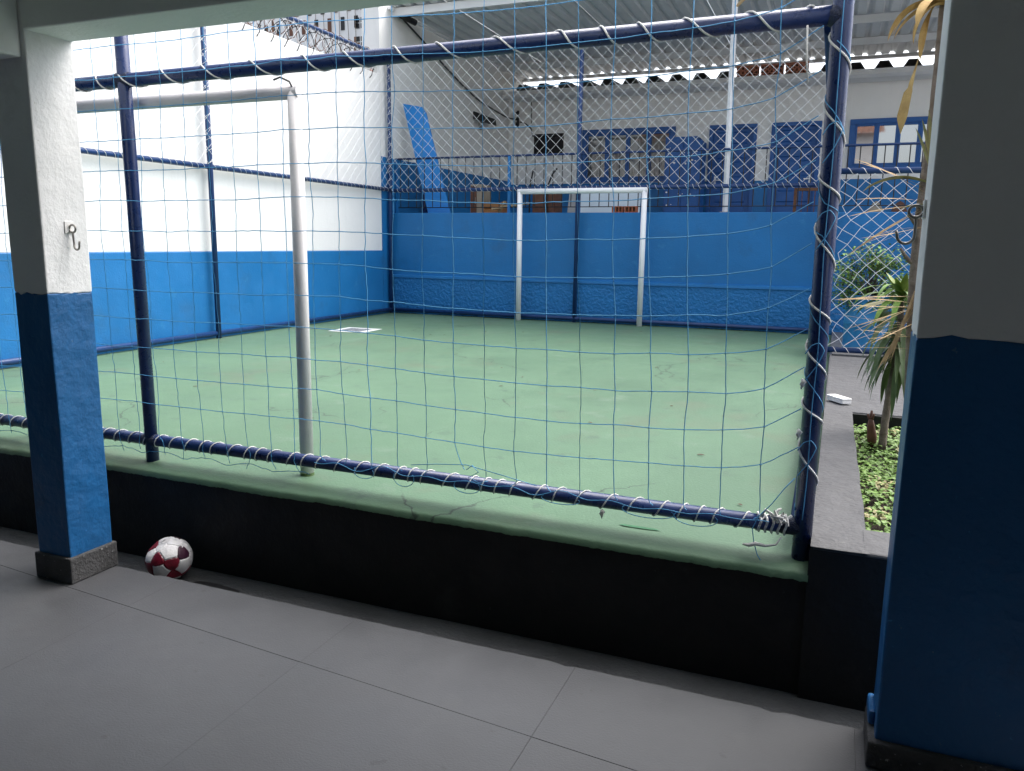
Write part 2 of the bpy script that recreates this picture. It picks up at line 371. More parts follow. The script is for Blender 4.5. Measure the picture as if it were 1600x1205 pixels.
# ================================================================== WALLS AROUND THE COURT
lw = thing('side_wall', 'tall white boundary wall with a blue painted base along the court', 'wall', (-6.6, 6, 0))
MB().box(-6.80, -6.500, -6, 10.66, 1.36, 3.93).build('white_upper', 'white_plaster', lw, bevel=.01)
MB().box(-6.80, -6.490, -6, 10.66, -.1, 1.362).build('blue_base', 'blue_paint', lw, bevel=.008)
tw = thing('terrace_side_wall', 'taller grey white wall with blue base at the side of the terrace', 'wall', (-6.6, 13, 0))
MB().box(-6.80, -6.502, 10.664, 17, 2.755, 5.45).build('white_upper', 'white_plaster_old', tw)
MB().box(-6.80, -6.492, 10.664, 17, -.1, 2.757).build('blue_base', 'blue_paint', tw)
fw = thing('back_wall', 'blue rendered wall closing the far end of the court', 'wall', (0, 11, 0))
MB().box(-6.488, 8, 10.90, 11.14, .2, 1.935).build('smooth_upper', 'blue_paint', fw, bevel=.012)
MB().grid(lambda u, v: (-6.488+14.4*u, 10.868-.012*math.sin(v*3.1)+noise.noise(Vector((u*180, v*9, 0)))*.006, .30+.66*v), 320, 14).build('rough_base', 'blue_stucco', fw, smooth=True)
MB().prism([(-6.488, 10.90, .996), (-6.488, 10.852, .984), (-6.488, 10.848, .952), (-6.488, 10.90, .94)], (14.4, 0, 0)).build('ledge_moulding', 'blue_paint', fw)

# ================================================================== BUILDING ON THE TERRACE
bd = thing('terrace_building', 'single storey building with blue doors and windows under the metal canopy', 'building', (0, 16, 1.6))
YB = 15.6; ZD = 2.69
OPEN = [(-5.92, -5.29, 3.25, 3.67), (-4.90, -3.06, 2.70, 3.71), (-2.43, -1.575, 1.65, 3.70), (-1.325, -.475, 1.65, 3.70), (-.02, 2.2, 2.85, 3.70)]
def wall_open(z0, z1, name, m, yf, split=False):
    last = True
    xs_ = sorted({-6.49, 8.0, *[q for o in OPEN for q in o[:2]]}); zs = sorted({z0, z1, *[min(max(q, z0), z1) for o in OPEN for q in o[2:]]})
    mb = MB()
    for i in range(len(xs_)-1):
        for j in range(len(zs)-1):
            cx, cz = (xs_[i]+xs_[i+1])/2, (zs[j]+zs[j+1])/2
            if any(o[0] < cx < o[1] and o[2] < cz < o[3] for o in OPEN): continue
            if split and mb.v and not last: mb.build(name, m, bd); mb = MB()
            mb.box(xs_[i], xs_[i+1], yf, YB+.2, zs[j], zs[j+1]); last = True
        if split and any(o[2] <= 1.66 and o[0] <= xs_[i]+.001 < o[1] for o in OPEN) and mb.v: mb.build(name, m, bd); mb = MB()
    if mb.v: mb.build(name, m, bd)
wall_open(1.65, ZD, 'blue_base', 'blue_paint', YB-.004, True)
wall_open(ZD, 4.42, 'white_upper', 'white_plaster_old', YB)
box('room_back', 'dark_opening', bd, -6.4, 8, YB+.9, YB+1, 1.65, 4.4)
# small dark opening
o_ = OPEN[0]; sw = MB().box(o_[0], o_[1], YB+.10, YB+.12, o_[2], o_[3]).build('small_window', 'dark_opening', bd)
mb = MB()
for a, c, d, e in ((o_[0], o_[1], o_[3]-.02, o_[3]), (o_[0], o_[1], o_[2], o_[2]+.02), (o_[0], o_[0]+.02, o_[2]+.02, o_[3]-.02), (o_[1]-.02, o_[1], o_[2]+.02, o_[3]-.02)): mb.box(a, c, YB-.01, YB+.10, d, e)
mb.build('frame', 'black_metal', sw)
def window(x0, x1, z0, z1, n, glassmat, backing):
    w = MB()
    for a, c, d, e in ((x0, x1, z1-.085, z1), (x0, x1, z0, z0+.07), (x0, x0+.09, z0+.07, z1-.085), (x1-.09, x1, z0+.07, z1-.085)): w.box(a, c, YB-.035, YB+.08, d, e)
    w = w.build('window', 'blue_wood', bd, bevel=.006)
    iw = (x1-x0-.18)/n
    for i in range(n):
        a = x0+.09+iw*i; s_ = MB(); sw_ = .035
        for p, q, d, e in ((a, a+iw, z1-.085-sw_, z1-.085), (a, a+iw, z0+.07, z0+.07+sw_), (a, a+sw_*(1.4 if i else 1), z0+.07+sw_, z1-.085-sw_), (a+iw-sw_, a+iw, z0+.07+sw_, z1-.085-sw_)): s_.box(p+.001, q-.001, YB-.015, YB+.05, d, e)
        s_.build('sash', 'blue_wood', w, bevel=.004)
        box('pane', glassmat, w, a+sw_, a+iw-sw_, YB+.015, YB+.021, z0+.07+sw_, z1-.085-sw_)
    if backing: MB().grid(lambda u, v: (x0+(x1-x0)*u, YB+.16+.02*math.sin(u*60), z0+(z1-z0)*v), 160, 1).build('curtain', 'curtain', w, smooth=True)
    return w
cg = bpy.data.materials.new('clear_glass'); cg.use_nodes = True; n_ = cg.node_tree.nodes; l_ = cg.node_tree.links
gl = n_.new('ShaderNodeBsdfGlossy'); gl.inputs['Roughness'].default_value = .03; tr = n_.new('ShaderNodeBsdfTransparent'); mx = n_.new('ShaderNodeMixShader'); fr = n_.new('ShaderNodeFresnel'); fr.inputs[0].default_value = 1.5
l_.new(fr.outputs[0], mx.inputs[0]); l_.new(tr.outputs[0], mx.inputs[1]); l_.new(gl.outputs[0], mx.inputs[2]); l_.new(mx.outputs[0], n_['Material Output'].inputs[0]); MATS['clear_glass'] = cg
window(*OPEN[1], 4, 'clear_glass', True)
w2 = window(*OPEN[4], 6, 'window_glass', False); w2['label'] = 'blue framed window mirroring the roofs opposite'
def door(x0, x1, z0, z1, hx):
    fr_ = MB()
    for a, c, d, e in ((x0, x1, z1-.07, z1), (x0, x0+.07, z0, z1-.07), (x1-.07, x1, z0, z1-.07)): fr_.box(a, c, YB-.03, YB+.12, d, e)
    d_ = MB().box(x0+.072, x1-.072, YB+.05, YB+.09, z0+.005, z1-.072).build('door', 'blue_wood', bd)
    fr_.build('door_frame', 'blue_wood', d_, bevel=.005)
    w_ = x1-x0-.144; xa, xb = x0+.072+.09, x1-.072-.09
    for k in range(7):
        za = z0+.12+k*.265
        MB().prism([(xa, YB+.05, za), (xa, YB+.028, za+.02), (xa, YB+.028, za+.19), (xa, YB+.05, za+.215)], (xb-xa, 0, 0)).build('panel', 'blue_wood', d_)
    box('handle_plate', 'post_white', d_, hx-.02, hx+.02, YB+.038, YB+.05, z0+.92, z0+1.13)
    MB().tube([(hx, YB+.05, z0+1.06), (hx, YB-.0, z0+1.06), (hx+(.1 if hx < (x0+x1)/2 else -.1), YB-.01, z0+1.06)], .011, 8).build('handle', 'post_white', d_, True)
door(*OPEN[2], -2.29); door(*OPEN[3], -.62)
# eaves gutter and corrugated roof of the building
MB().prism([(-6.42, 15.58, 4.30), (-6.42, 15.14, 4.30), (-6.42, 15.08, 4.345), (-6.42, 15.08, 4.395), (-6.42, 15.065, 4.40), (-6.42, 15.065, 4.425), (-6.42, 15.58, 4.425)], (14.4, 0, 0)).build('eaves_gutter', 'gutter_metal', bd)
def wave(t):       # trapezoid wave 0..1
    t %= 1; return 0 if t < .30 else (t-.30)/.18 if t < .48 else 1 if t < .80 else 1-(t-.80)/.2
for i in range(16):
    xa = -6.3+.86*i
    us = [0, .30, .48, .80, 1.0, 1.30, 1.48, 1.80, 2.0]
    mb = MB(); n0 = len(us)
    for th in (0, -.008):
        for y in (15.16, 19.5):
            for u in us: mb.v.append(Vector((xa+u*.43, y, 4.432+(y-15.16)*.05+wave(u)*.125+th+(.004 if i % 2 else 0))))
    for k in range(n0-1):
        mb.f += [(k, k+1, n0+k+1, n0+k), (2*n0+k+1, 2*n0+k, 3*n0+k, 3*n0+k+1), (k+1, k, 2*n0+k, 2*n0+k+1), (n0+k, n0+k+1, 3*n0+k+1, 3*n0+k)]
    mb.build('roof_sheet', 'fibre_cement', bd)

# ================================================================== METAL CANOPY OVER THE TERRACE
cp = thing('terrace_canopy', 'corrugated grey metal canopy covering the terrace', 'canopy', (0, 13.6, 4.9))
def trap(t):
    t %= 1; return 0 if t < .52 else (t-.52)/.12 if t < .64 else 1 if t < .84 else 1-(t-.84)/.16
for i in range(13):
    xa = -6.49+.89*i; us = sorted({k+q for k in range(4) for q in (0, .52, .64, .84)} | {4.0})
    mb = MB(); n0 = len(us)
    dz = random.uniform(-.002, .002)
    for th in (0, .004):
        for y in (10.92, 16.42):
            for u in us: mb.v.append(Vector((xa+u*.2225, y, 4.945+trap(u)*.042+th+dz+(.006 if i % 2 else 0)-(y-10.9)*.006)))
    for k in range(n0-1):
        mb.f += [(k+1, k, n0+k, n0+k+1), (2*n0+k, 2*n0+k+1, 3*n0+k+1, 3*n0+k), (k, k+1, 2*n0+k+1, 2*n0+k), (n0+k+1, n0+k, 3*n0+k, 3*n0+k+1)]
    mb.build('roof_sheet', 'roof_metal', cp)
for y in (11.02, 13.62, 15.0):
    z = 4.93-(y-10.9)*.006
    MB().prism([(-6.49, y, z), (-6.49, y, z-.11), (-6.49, y+.05, z-.11), (-6.49, y+.05, z-.10), (-6.49, y+.008, z-.10), (-6.49, y+.008, z)], (14.4, 0, 0)).build('purlin', 'purlin', cp)
MB().box(-6.49, 8, 16.36, 16.44, 4.85, 4.905).build('back_beam', 'purlin', cp)
MB().box(-6.495, -6.45, 10.9, 16.4, 4.885, 4.925).build('wall_angle', 'post_white', cp)
MB().tube([(-1.47, 11.1, 1.90), (-1.50, 11.1, 4.84)], .036, 4).build('post', 'post_white', cp)
MB().box(-1.53, -1.41, 11.03, 11.16, 1.938, 1.948).build('base_plate', 'steel', cp)
MB().tube([(-1.50, 11.1, 4.50), (-1.12, 11.1, 4.83)], .022, 4).build('brace', 'wood_light', cp)

# ================================================================== NEIGHBOUR BEYOND THE SIDE WALL
nbd = thing('neighbour_house', 'pale neighbouring house wall with rows of dark vent slots above the razor wire', 'building', (-10, 13.2, 0))
box('wall', 'white_plaster', nbd, -18, -6.84, 13.0, 13.2, -.3, 6.6)
for r_, (zz, x_) in enumerate(((5.30, -11.0), (5.62, -10.86))):
    for i in range(10):
        xx = x_+i*.285
        box('vent_slot', 'wood_brown' if random.random() < .3 else 'black_metal', nbd, xx, xx+.075, 12.985, 12.999, zz-.03+random.uniform(-.02, .02), zz+.19)
for i in range(3):
    for j in range(4): box('vent_block', 'black_metal', nbd, -8.42+(j % 2)*.12, -8.33+(j % 2)*.12, 12.985, 12.999, 4.95+i*.32+(j//2)*.10, 5.03+i*.32+(j//2)*.10)
box('red_pipe', 'rust', nbd, -8.05, -7.98, 12.93, 12.99, 4.3, 5.6)
for i in range(9):
    MB().tube([(-9.4+i*.17+random.uniform(-.03, .03), 12.96, 4.2), (-9.4+i*.17+random.uniform(-.03, .03), 12.96, 4.9), (-9.42+i*.17, 12.97, 5.6)], .006, 4).build('dry_vine', 'bark', nbd)
rz = thing('razor_wire', 'dark coil of razor wire along the top of the white side wall', 'wire', (-6.6, 9, 3.93))
coil = helix((-6.60, 6.0, 4.00), (-6.60, 10.55, 3.98), .185, .27, step=28, jit=.2)
coil = [p+jitv(.004) for p in coil]
MB().tube(coil, .006, 5).build('coil', 'black_metal', rz)
mb = MB()
for i in range(0, len(coil)-1, 4):
    p = coil[i]; d = (coil[i+1]-coil[i]).normalized(); q = d.orthogonal().normalized()
    for s_ in (-1, 1): mb.poly([p-d*.010, p+d*.010, p+q*.022*s_+d*.014])
mb.build('barbs', 'black_metal', rz)['kind'] = 'stuff'
coil2 = [p+jitv(.006) for p in helix((-6.66, 6.2, 4.14), (-6.62, 10.6, 4.12), .15, .19, 1.3, 26, .3, -1)]
MB().tube(coil2, .005, 5).build('coil', 'rust', rz)
for y in (6.6, 8.4, 10.2): MB().tube([(-6.62, y, 3.9), (-6.62, y, 4.35)], .012, 6).build('stake', 'rust', rz)
for i in range(9):
    y = 9.75+i*.1; h = random.uniform(.03, .10)
    s_ = random.uniform(.03, .06)
    o = MB().prism([(-6.63, y-s_, 3.93), (-6.51, y-s_*.8, 3.93), (-6.50, y+s_*.9, 3.93), (-6.6, y+s_, 3.93)], (random.uniform(-.02, .02), 0, h)).build('broken_brick', random.choice(['brick_red', 'concrete', 'beige_panel']), None, bevel=.008)
    tag(_shift(o, Vector((-6.57, y, 3.93))), 'broken brick lump on the white wall top, '+['nearest', 'second nearest', 'third nearest', 'fourth nearest', 'middle', 'fourth from the corner', 'third from the corner', 'second from the corner', 'closest to the corner'][i], 'brick', 'broken bricks on the wall top')

# ================================================================== FENCES (pipes)
YF = 2.905; RP = .031
def pipe(name, m, parent, a, b, r, n=20): return MB().tube([a, b], r, n).build(name, m, parent, smooth=True)
def smooth_edges(o):
    for p in o.data.polygons:
        if len(p.vertices) > 8: p.use_smooth = False
_pipe = pipe
def pipe(*a, **k): o = _pipe(*a, **k); smooth_edges(o); return o
nf = thing('court_fence', 'navy blue pipe fence frame along the front of the court', 'fence', (-3.13, YF, .4))
pipe('top_bar', 'navy_paint', nf, (-6.4, YF, 2.205), (-.06, YF, 2.235), RP)
pipe('bottom_bar', 'navy_paint', nf, (-6.4, YF, .497), (-.05, YF, .510), .0285)
pipe('post', 'navy_paint', nf, (-3.13, YF, .395), (-3.155, YF, 3.3), .0305)
smooth_edges(MB().tube([(-.046, YF, .395), (-.048, YF, 1.3), (-.053, YF, 2.22), (-.058, YF, 3.3)], .0325, 24).build('post', 'navy_paint', nf, smooth=True))
# weld lump at the elbow
wm = bmesh.new(); bmesh.ops.create_icosphere(wm, subdivisions=4, radius=.036)
for v in wm.verts: v.co *= 1+.05*noise.noise(v.co*60); v.co.x *= 1.15
mb = MB(); mb.v = [v.co+Vector((-.070, YF, 2.232)) for v in wm.verts]; mb.f = [tuple(v.index for v in f.verts) for f in wm.faces]; wm.free()
mb.build('weld', 'navy_weld', nf, smooth=True)
for (cx, cz, rr) in ((-3.132, .5035, .0300), (-.083, .510, .0300), (-3.146, 2.222, .0325)):
    MB().tube([(cx-.042, YF, cz), (cx-.034, YF, cz), (cx+.034, YF, cz), (cx+.042, YF, cz)], [rr-.001, rr+.0015, rr+.0015, rr-.001], 18).build('weld', 'navy_weld', nf, smooth=True)

sf = thing('side_fence', 'blue pipe fence running along the foot of the white side wall', 'fence', (-6.44, 7, .4))
for z, r_ in ((.455, .029), (2.275, .027), (4.165, .027)): pipe('rail', 'pipe_blue', sf, (-6.435, -2, z), (-6.435, 10.80, z), r_)
for y in (3.2, 7.0): pipe('post', 'pipe_blue', sf, (-6.42, y, .40), (-6.42, y, 4.2), .029)
ff = thing('back_fence', 'blue pipe fence standing in front of the blue back wall', 'fence', (-3.43, 10.8, .4))
for z, r_ in ((.455, .028), (2.262, .027), (4.155, .027)): pipe('rail', 'pipe_blue', ff, (-6.44, 10.80, z), (-.14, 10.80, z), r_)
for x in (-6.44, -3.44, -.16): pipe('post', 'pipe_blue', ff, (x, 10.80, .40), (x+.01, 10.80, 4.2), .029)
rf = thing('path_fence', 'blue pipe fence panel across the grey path behind the plants', 'fence', (.6, 8.4, .44))
pipe('rail', 'pipe_blue', rf, (-.07, 8.4, 2.215), (3.2, 8.4, 2.20), .028)
pipe('rail', 'pipe_blue', rf, (-.07, 8.4, .505), (3.2, 8.4, .505), .028)
for x in (-.09, 3.1): pipe('post', 'pipe_blue', rf, (x, 8.4, .44), (x, 8.4, 2.24), .029)
xf = thing('edge_fence', 'blue pipe rails along the right edge of the court behind the corner post', 'fence', (-.03, 6, .4))
pipe('rail', 'pipe_blue', xf, (-.075, 2.96, 2.215), (-.15, 10.76, 2.26), .034)
pipe('rail', 'pipe_blue', xf, (-.06, 2.96, .505), (-.15, 10.76, .47), .034)

# goals
def goal(name, label, x0, x1, y, z0, z1, r, m):
    t = thing(name, label, 'goal', ((x0+x1)/2, y, z0), 'football goals')
    for x in (x0, x1): pipe('post', m, t, (x, y, z0-.01), (x-.0, y, z1-.02), r)
    pipe('crossbar', m, t, (x0-r*.9, y, z1-r), (x1+r*.9, y, z1-r), r)
    return t
ng = goal('football_goal', 'pale grey painted goal right behind the front net', -4.06, -2.272, 2.955+.06, .4, 2.172, .0315, 'pipe_white')
MB().tube([(-2.32, 2.935, 2.178), (-2.30, 2.955, 2.192), (-2.275, 2.985, 2.178), (-2.265, 2.99, 2.155)], .0045, 6).build('wire_tie', 'black_metal', ng)
MB().tube([(-2.272, 3.015, .398), (-2.272, 3.015, .412)], .033, 20).build('chipped_foot', 'leaf_dark', ng)
goal('football_goal', 'white painted goal against the blue back wall', -4.26, -2.475, 10.70, .4, 2.255, .037, 'goal_white')

# ================================================================== NETS
def diamond(fn, nu, nv, r, name, label, parent_loc, sides=3):
    """fn(u,v) for half-cell indices; strands zigzag through the knots"""
    t = thing(name, label, 'net', parent_loc, 'white diamond mesh nets')
    mb = MB()
    for s_ in (1, -1):
        for k in range(-nv-(nv % 2), nu+nv+1, 2):
            pts = []
            for j in range(nv+1):
                i = k+s_*j
                if 0 <= i <= nu: pts.append(fn(i, j))
                elif pts and len(pts) > 1: mb.tube(pts, r, sides, False); pts = []
            if len(pts) > 1: mb.tube(pts, r, sides, False)
    mb.build('mesh', 'net_white', t)
    return t
def kn(i, j, s, a): return (noise.noise(Vector((i*1.7, j*1.3, s)))*a, noise.noise(Vector((i*1.1, j*1.9, s+9)))*a)
NX, NZ = 78, 23
def far_fn(i, j):
    a, b = kn(i, j, 1, .014); e = 1 if j in (0, NZ) else 0
    x = -6.41+(6.22)*i/NX; z = 2.295+(4.125-2.295)*j/NZ
    zz = 0
    if j == 0 or j == NZ: a *= 2.2; b = abs(b)*(.7 if j == 0 else -.7)
    x += .05*math.sin(math.pi*j/NZ)*noise.noise(Vector((z*2, 0, 3)))
    return (x+a, 10.765, z+b)
tn = diamond(far_fn, NX, NZ, .0027, 'fence_net', 'white diamond net stretched on the fence above the blue back wall', (-3.2, 10.77, 2.3))
def left_fn(i, j):
    a, b = kn(i, j, 4, .014); return (-6.385, 1.5+9.24*i/112+a, 2.30+1.83*j/NZ+b)
diamond(left_fn, 112, NZ, .0018, 'fence_net', 'white diamond net in front of the white side wall', (-6.385, 6, 2.3))
def right_fn(i, j):
    a, b = kn(i, j, 7, .016); z = .545+1.64*j/22
    pull = .05*math.exp(-i/3.)*math.sin(j*1.1)
    return (-.055+.078*i+a+pull, 8.365, z+b+.05*math.sin(i*.25)*math.sin(math.pi*j/22))
diamond(right_fn, 40, 22, .0027, 'fence_net', 'white diamond net on the fence panel across the grey path', (.6, 8.37, .5))
# lashings of the diamond nets
def lash(name, label, a, b, r, pitch, rr, m='rope_white', jit=.3, cat='rope', ph=0, sides=5, hand=1):
    pts = helix(a, b, r, pitch, ph, 14, jit, hand); c = (Vector(a)+Vector(b))/2
    return tag(_shift(MB().tube(pts, rr, sides).build(name, m, None, True), c), label, cat, 'cord lashings on the fence pipes')
lash('net_lashing', 'thin white cord wound along the middle rail of the back fence', (-6.4, 10.80, 2.262), (-.15, 10.80, 2.262), .0305, .09, .0026)
lash('net_lashing', 'thin white cord wound along the middle rail beside the white side wall', (-6.435, 1.5, 2.275), (-6.435, 10.75, 2.275), .0295, .10, .0024)
lash('net_lashing', 'thin white cord wound along the top rail beside the white side wall', (-6.435, 1.5, 4.165), (-6.435, 10.75, 4.165), .0295, .12, .0024)
lash('net_lashing', 'thin white cord wound up the corner post of the back fence', (-6.435, 10.80, 2.3), (-6.43, 10.80, 4.15), .0315, .11, .0026)
lash('net_lashing', 'thin white cord wound up the fence post by the white side wall', (-6.42, 7.0, 2.3), (-6.42, 7.0, 4.15), .0315, .13, .0026)
lash('net_lashing', 'white cord wound along the top rail of the path fence', (0, 8.4, 2.213), (3, 8.4, 2.203), .031, .13, .0030)
lash('net_lashing', 'white cord wound along the bottom rail of the path fence', (0, 8.4, .505), (3, 8.4, .505), .031, .11, .0030)
# thick white rope on the front fence
lash('net_rope', 'thick white rope wound along the top bar of the front fence', (-6.0, YF, 2.207), (-.14, YF, 2.235), RP+.003, .205, .0036, jit=.35, ph=.6, sides=8)
lash('net_rope', 'thick white rope wound along the bottom bar of the front fence', (-6.0, YF, .498), (-.16, YF, .510), .0315, .088, .0027, jit=.36, ph=1.0, sides=6, hand=-1)
lash('net_rope', 'thick white rope wound up the corner post of the front fence', (-.053, YF, 2.20), (-.046, YF, .58), .036, .205, .0036, jit=.4, ph=2.5, sides=8, hand=-1)
lash('net_lashing', 'thin blue cord wound up the corner post beside the white rope', (-.053, YF, 2.15), (-.046, YF, .56), .0345, .21, .0018, 'net_blue', jit=.5, ph=.3, sides=5, hand=-1)
# knotted rope ends at the lower corner
kn_ = thing('rope_knot', 'bunch of white rope knots tying the bottom bar to the corner post', 'rope', (-.13, 2.86, .52))
for k in range(5):
    x = -.20+.022*k
    pts = [Vector((x+.035*math.cos(a)*.25+.004*math.sin(3*a), YF-.034*math.cos(a), .510+.034*math.sin(a)+.012*k*0)) for a in [i*.35 for i in range(19)]]
    MB().tube(pts, .0042, 7).build('turn', 'rope_white', kn_, True)
MB().tube([(-.19, 2.862, .545), (-.175, 2.855, .575), (-.15, 2.855, .56), (-.12, 2.857, .53), (-.10, 2.853, .552), (-.085, 2.855, .565)], .005, 7).build('strand', 'rope_white', kn_, True)
MB().tube([(-.115, 2.86, .48), (-.13, 2.85, .452), (-.165, 2.845, .443), (-.20, 2.84, .448), (-.225, 2.842, .438), (-.245, 2.84, .44)], [.003, .0035, .005, .008, .007, .003], 7).build('loose_end', 'rope_white', kn_, True)
for i in range(14):
    c = Vector((-.125, 2.853, .548))+jitv(.018); MB().tube([c, c+jitv(.02), c+jitv(.025)], .0045, 5).build('knot', 'rope_white', kn_, True)
for (kx, ky, kz, lab) in ((-.084, 2.875, .862, 'small frayed white knot on the corner post below its middle'), (-.084, 2.875, 1.04, 'small frayed white knot on the corner post near the green edge'), (-.78, 2.878, .470, 'frayed white knot hanging under the bottom bar')):
    k2 = thing('rope_tie', lab, 'rope', (kx, ky, kz))
    MB().tube([(kx-.004, ky-.002, kz+.012), (kx+.003, ky-.006, kz+.004), (kx-.003, ky-.006, kz-.006), (kx+.001, ky-.003, kz-.014)], [.005, .0095, .0085, .005], 8).build('knot', 'rope_white', k2, True)
    for i in range(2):
        c = Vector((kx+.003*i-.003, ky-.003, kz-.010)); MB().tube([c, c+Vector((random.uniform(-.003, .003), -.003, -.006)), c+Vector((random.uniform(-.005, .005), -.003, -.013))], .0018, 5).build('strand', 'rope_white', k2, True)


# blue square goal net on the front fence
net = thing('goal_net', 'blue square mesh net hanging on the front fence', 'net', (-2.5, 2.86, .5))
DX, DZ = .1345, .1385
NI, ZR0 = 38, .697
def npos(i, j):
    """i counts verticals from the right (0 = tied to the corner post), j rows from the bottom"""
    x = -.082-DX*.90*(1 if i > 0 else 0)-DX*max(0, i-1); z = ZR0+DZ*j
    d = i*DX
    lift = .115*math.exp(-d/.125)
    if i == 0: lift += .02*noise.noise(Vector((j*1.7, 0, 2)))
    lean = (.055*min(1, max(0, (z-1.0)))*math.exp(-((d-.55)/.6)**2))
    ax, az = kn(i, j, 21, .012)
    y = 2.866+.010*noise.noise(Vector((i*.3, j*.4, 5)))-.015*math.sin(math.pi*min(1, max(0, (z-.5)/1.7)))
    if z > 2.1 and z < 2.4: y = min(y, 2.866)
    if i == 0: y = 2.868; ax *= .3
    sag = -.012*math.sin(d*1.9)+.006*math.sin(d*4.1)
    return Vector((x-lean+ax, y, z+lift+sag*(1 if i else 0)+az*.6))
def cat(pts, sub, wob=.003):
    out = []
    k = len(pts)
    for a in range(k-1):
        p0, p1, p2, p3 = pts[max(a-1, 0)], pts[a], pts[a+1], pts[min(a+2, k-1)]
        for s_ in range(sub):
            t = s_/sub; q = .35*((p2-p0)*t*(1-t)**2-(p3-p1)*t*t*(1-t))
            p = p1.lerp(p2, t)+q*.6
            if wob and s_: p += jitv(wob)*.6
            out.append(p)
    out.append(pts[-1]); return out
NJ = 15
for i in range(1, NI):
    col_ = [npos(i, j) for j in range(NJ)]
    x = col_[0].x
    if x < -2.15: low = [Vector((x+random.uniform(-.01, .01), 2.862, .552)), Vector((x+random.uniform(-.015, .015), 2.868, .500)), Vector((x+random.uniform(-.02, .02), 2.872, .448+.012*math.sin(i*2)))]
    else: low = [Vector((x+random.uniform(-.006, .012), 2.868, .552)), Vector((x+random.uniform(-.02, .03), 2.872, .528))]
    if i == 10: low = [Vector((x+.03, 2.862, .60)), Vector((x+.045, 2.864, .575))]
    MB().tube(cat(low[::-1]+col_, 4, .0022 if x > -1.2 else .0042), .00175, 4, False).build('vertical_cord', 'net_blue', net)
for j in range(NJ):
    MB().tube(cat([npos(i, j) for i in range(NI)], 4, .0022), .00175, 4, False).build('horizontal_cord', 'net_blue', net)
mb = MB()
for i in range(1, NI):
    for j in range(NJ):
        c = npos(i, j); mb.tube([c+Vector((-.004, -.0005, 0)), c+Vector((0, -.0015, .001)), c+Vector((.004, -.0005, 0))], [.0016, .0032, .0016], 5)
mb.build('knots', 'net_blue', net)['kind'] = 'stuff'
# lower border cord: scalloped at the left, bunched along the bar at the right
pts = []
x = -5.0
while x < -2.15: pts.append(Vector((x, 2.872, .440+.02*abs(math.sin((x+.2)*math.pi/DX/2))+random.uniform(-.004, .004)))); x += .03
MB().tube(pts, .0016, 4, False).build('border_cord', 'net_blue', net)
pts = []
while x < -.15: pts.append(Vector((x, 2.869-.004*random.random(), .520+.024*noise.noise(Vector((x*6, 2, 1)))+.008*math.sin(x*31)))); x += .02
MB().tube(pts, .0018, 5, False).build('border_cord', 'net_blue', net, True)
for cx, w_, h_ in ((-1.86, .05, .03), (-1.66, .05, .04), (-1.36, .06, .03), (-.95, .08, .02), (-.6, .10, .025), (-.42, .08, .03)):
    MB().tube([(cx+w_*math.cos(a), 2.866-.002*math.sin(a*2), .503+h_*math.sin(a)) for a in [math.pi*(.85+1.3*k/14) for k in range(15)]], .0016, 4).build('loose_loop', 'net_blue', net, True)
MB().tube([(-1.36, 2.862, .575), (-1.33, 2.855, .60), (-1.30, 2.85, .575), (-1.345, 2.85, .548), (-1.30, 2.852, .53), (-1.26, 2.86, .54)], .0018, 5).build('tangle', 'net_blue', net, True)
MB().tube([(-1.62, 2.862, .565), (-1.5, 2.862, .583), (-1.36, 2.86, .597), (-1.2, 2.862, .572), (-1.05, 2.866, .545)], .0017, 5).build('tangle', 'net_blue', net, True)
MB().tube([(-.085, 2.866, .70), (-.118, 2.85, .66), (-.155, 2.85, .60), (-.195, 2.85, .55), (-.215, 2.845, .50), (-.205, 2.84, .45), (-.19, 2.83, .41), (-.178, 2.825, .395)], .0018, 5).build('loose_end', 'net_blue', net, True)
for z0 in (1.86, 1.58, 1.14, .80):
    MB().tube(cat([Vector(p) for p in ((-.084, 2.868, z0), (-.066, 2.865, z0+.03), (-.042, 2.864, z0+.04), (-.024, 2.866, z0+.015), (-.045, 2.864, z0-.04), (-.078, 2.866, z0-.09))], 4, 0), .0018, 5).build('loose_loop', 'net_blue', net, True)
pts = [Vector((-.046-.004*(z-.55)/1.7+.008*noise.noise(Vector((z*3, 0, 0))), 2.866+.003*math.sin(z*5), z)) for z in [.55+.04*k for k in range(60)]]
MB().tube(pts, .0018, 5).build('edge_cord', 'net_blue', net, True)
MB().tube([(-.155, 2.86, 2.20), (-.150, 2.855, 2.10), (-.14, 2.855, 2.02)], .0032, 6).build('white_tie', 'rope_white', net, True)

# ================================================================== RAILING AND CLUTTER ON THE TERRACE
rl = thing('terrace_railing', 'thin metal railing on top of the blue back wall', 'railing', (0, 11.06, 1.94))
pipe('top_rail', 'pipe_blue', rl, (-6.48, 11.06, 2.752), (6, 11.06, 2.752), .016, 10)
pipe('bottom_rail', 'black_metal', rl, (-6.48, 11.06, 2.02), (6, 11.06, 2.02), .007, 6)
bar_me = None
for i in range(62):
    x = -6.40+.139*i
    if bar_me is None:
        o = MB().tube([(x, 11.06, 2.02), (x, 11.06, 2.752)], .0068, 6).build('bar', 'black_metal', rl); bar_me = o; x00 = x
    else:
        o = bar_me.copy(); COL.objects.link(o); o.location.x += x-x00
for x in (-6.46, -4.575, -3.50, 2.1):
    MB().box(x-.02, x+.02, 11.04, 11.08, 1.93, 2.75).build('post', 'blue_paint', rl)
bl = thing('blue_board', 'tall bright blue board leaning behind the railing', 'board', (-6.0, 11.17, 1.65))
MB().prism([(-5.895, 11.15, 1.655), (-5.51, 11.15, 1.655), (-6.03, 11.20, 3.444), (-6.107, 11.202, 3.532), (-6.43, 11.205, 3.595)], (.0, .03, .001)).build('panel', 'blue_board', bl)
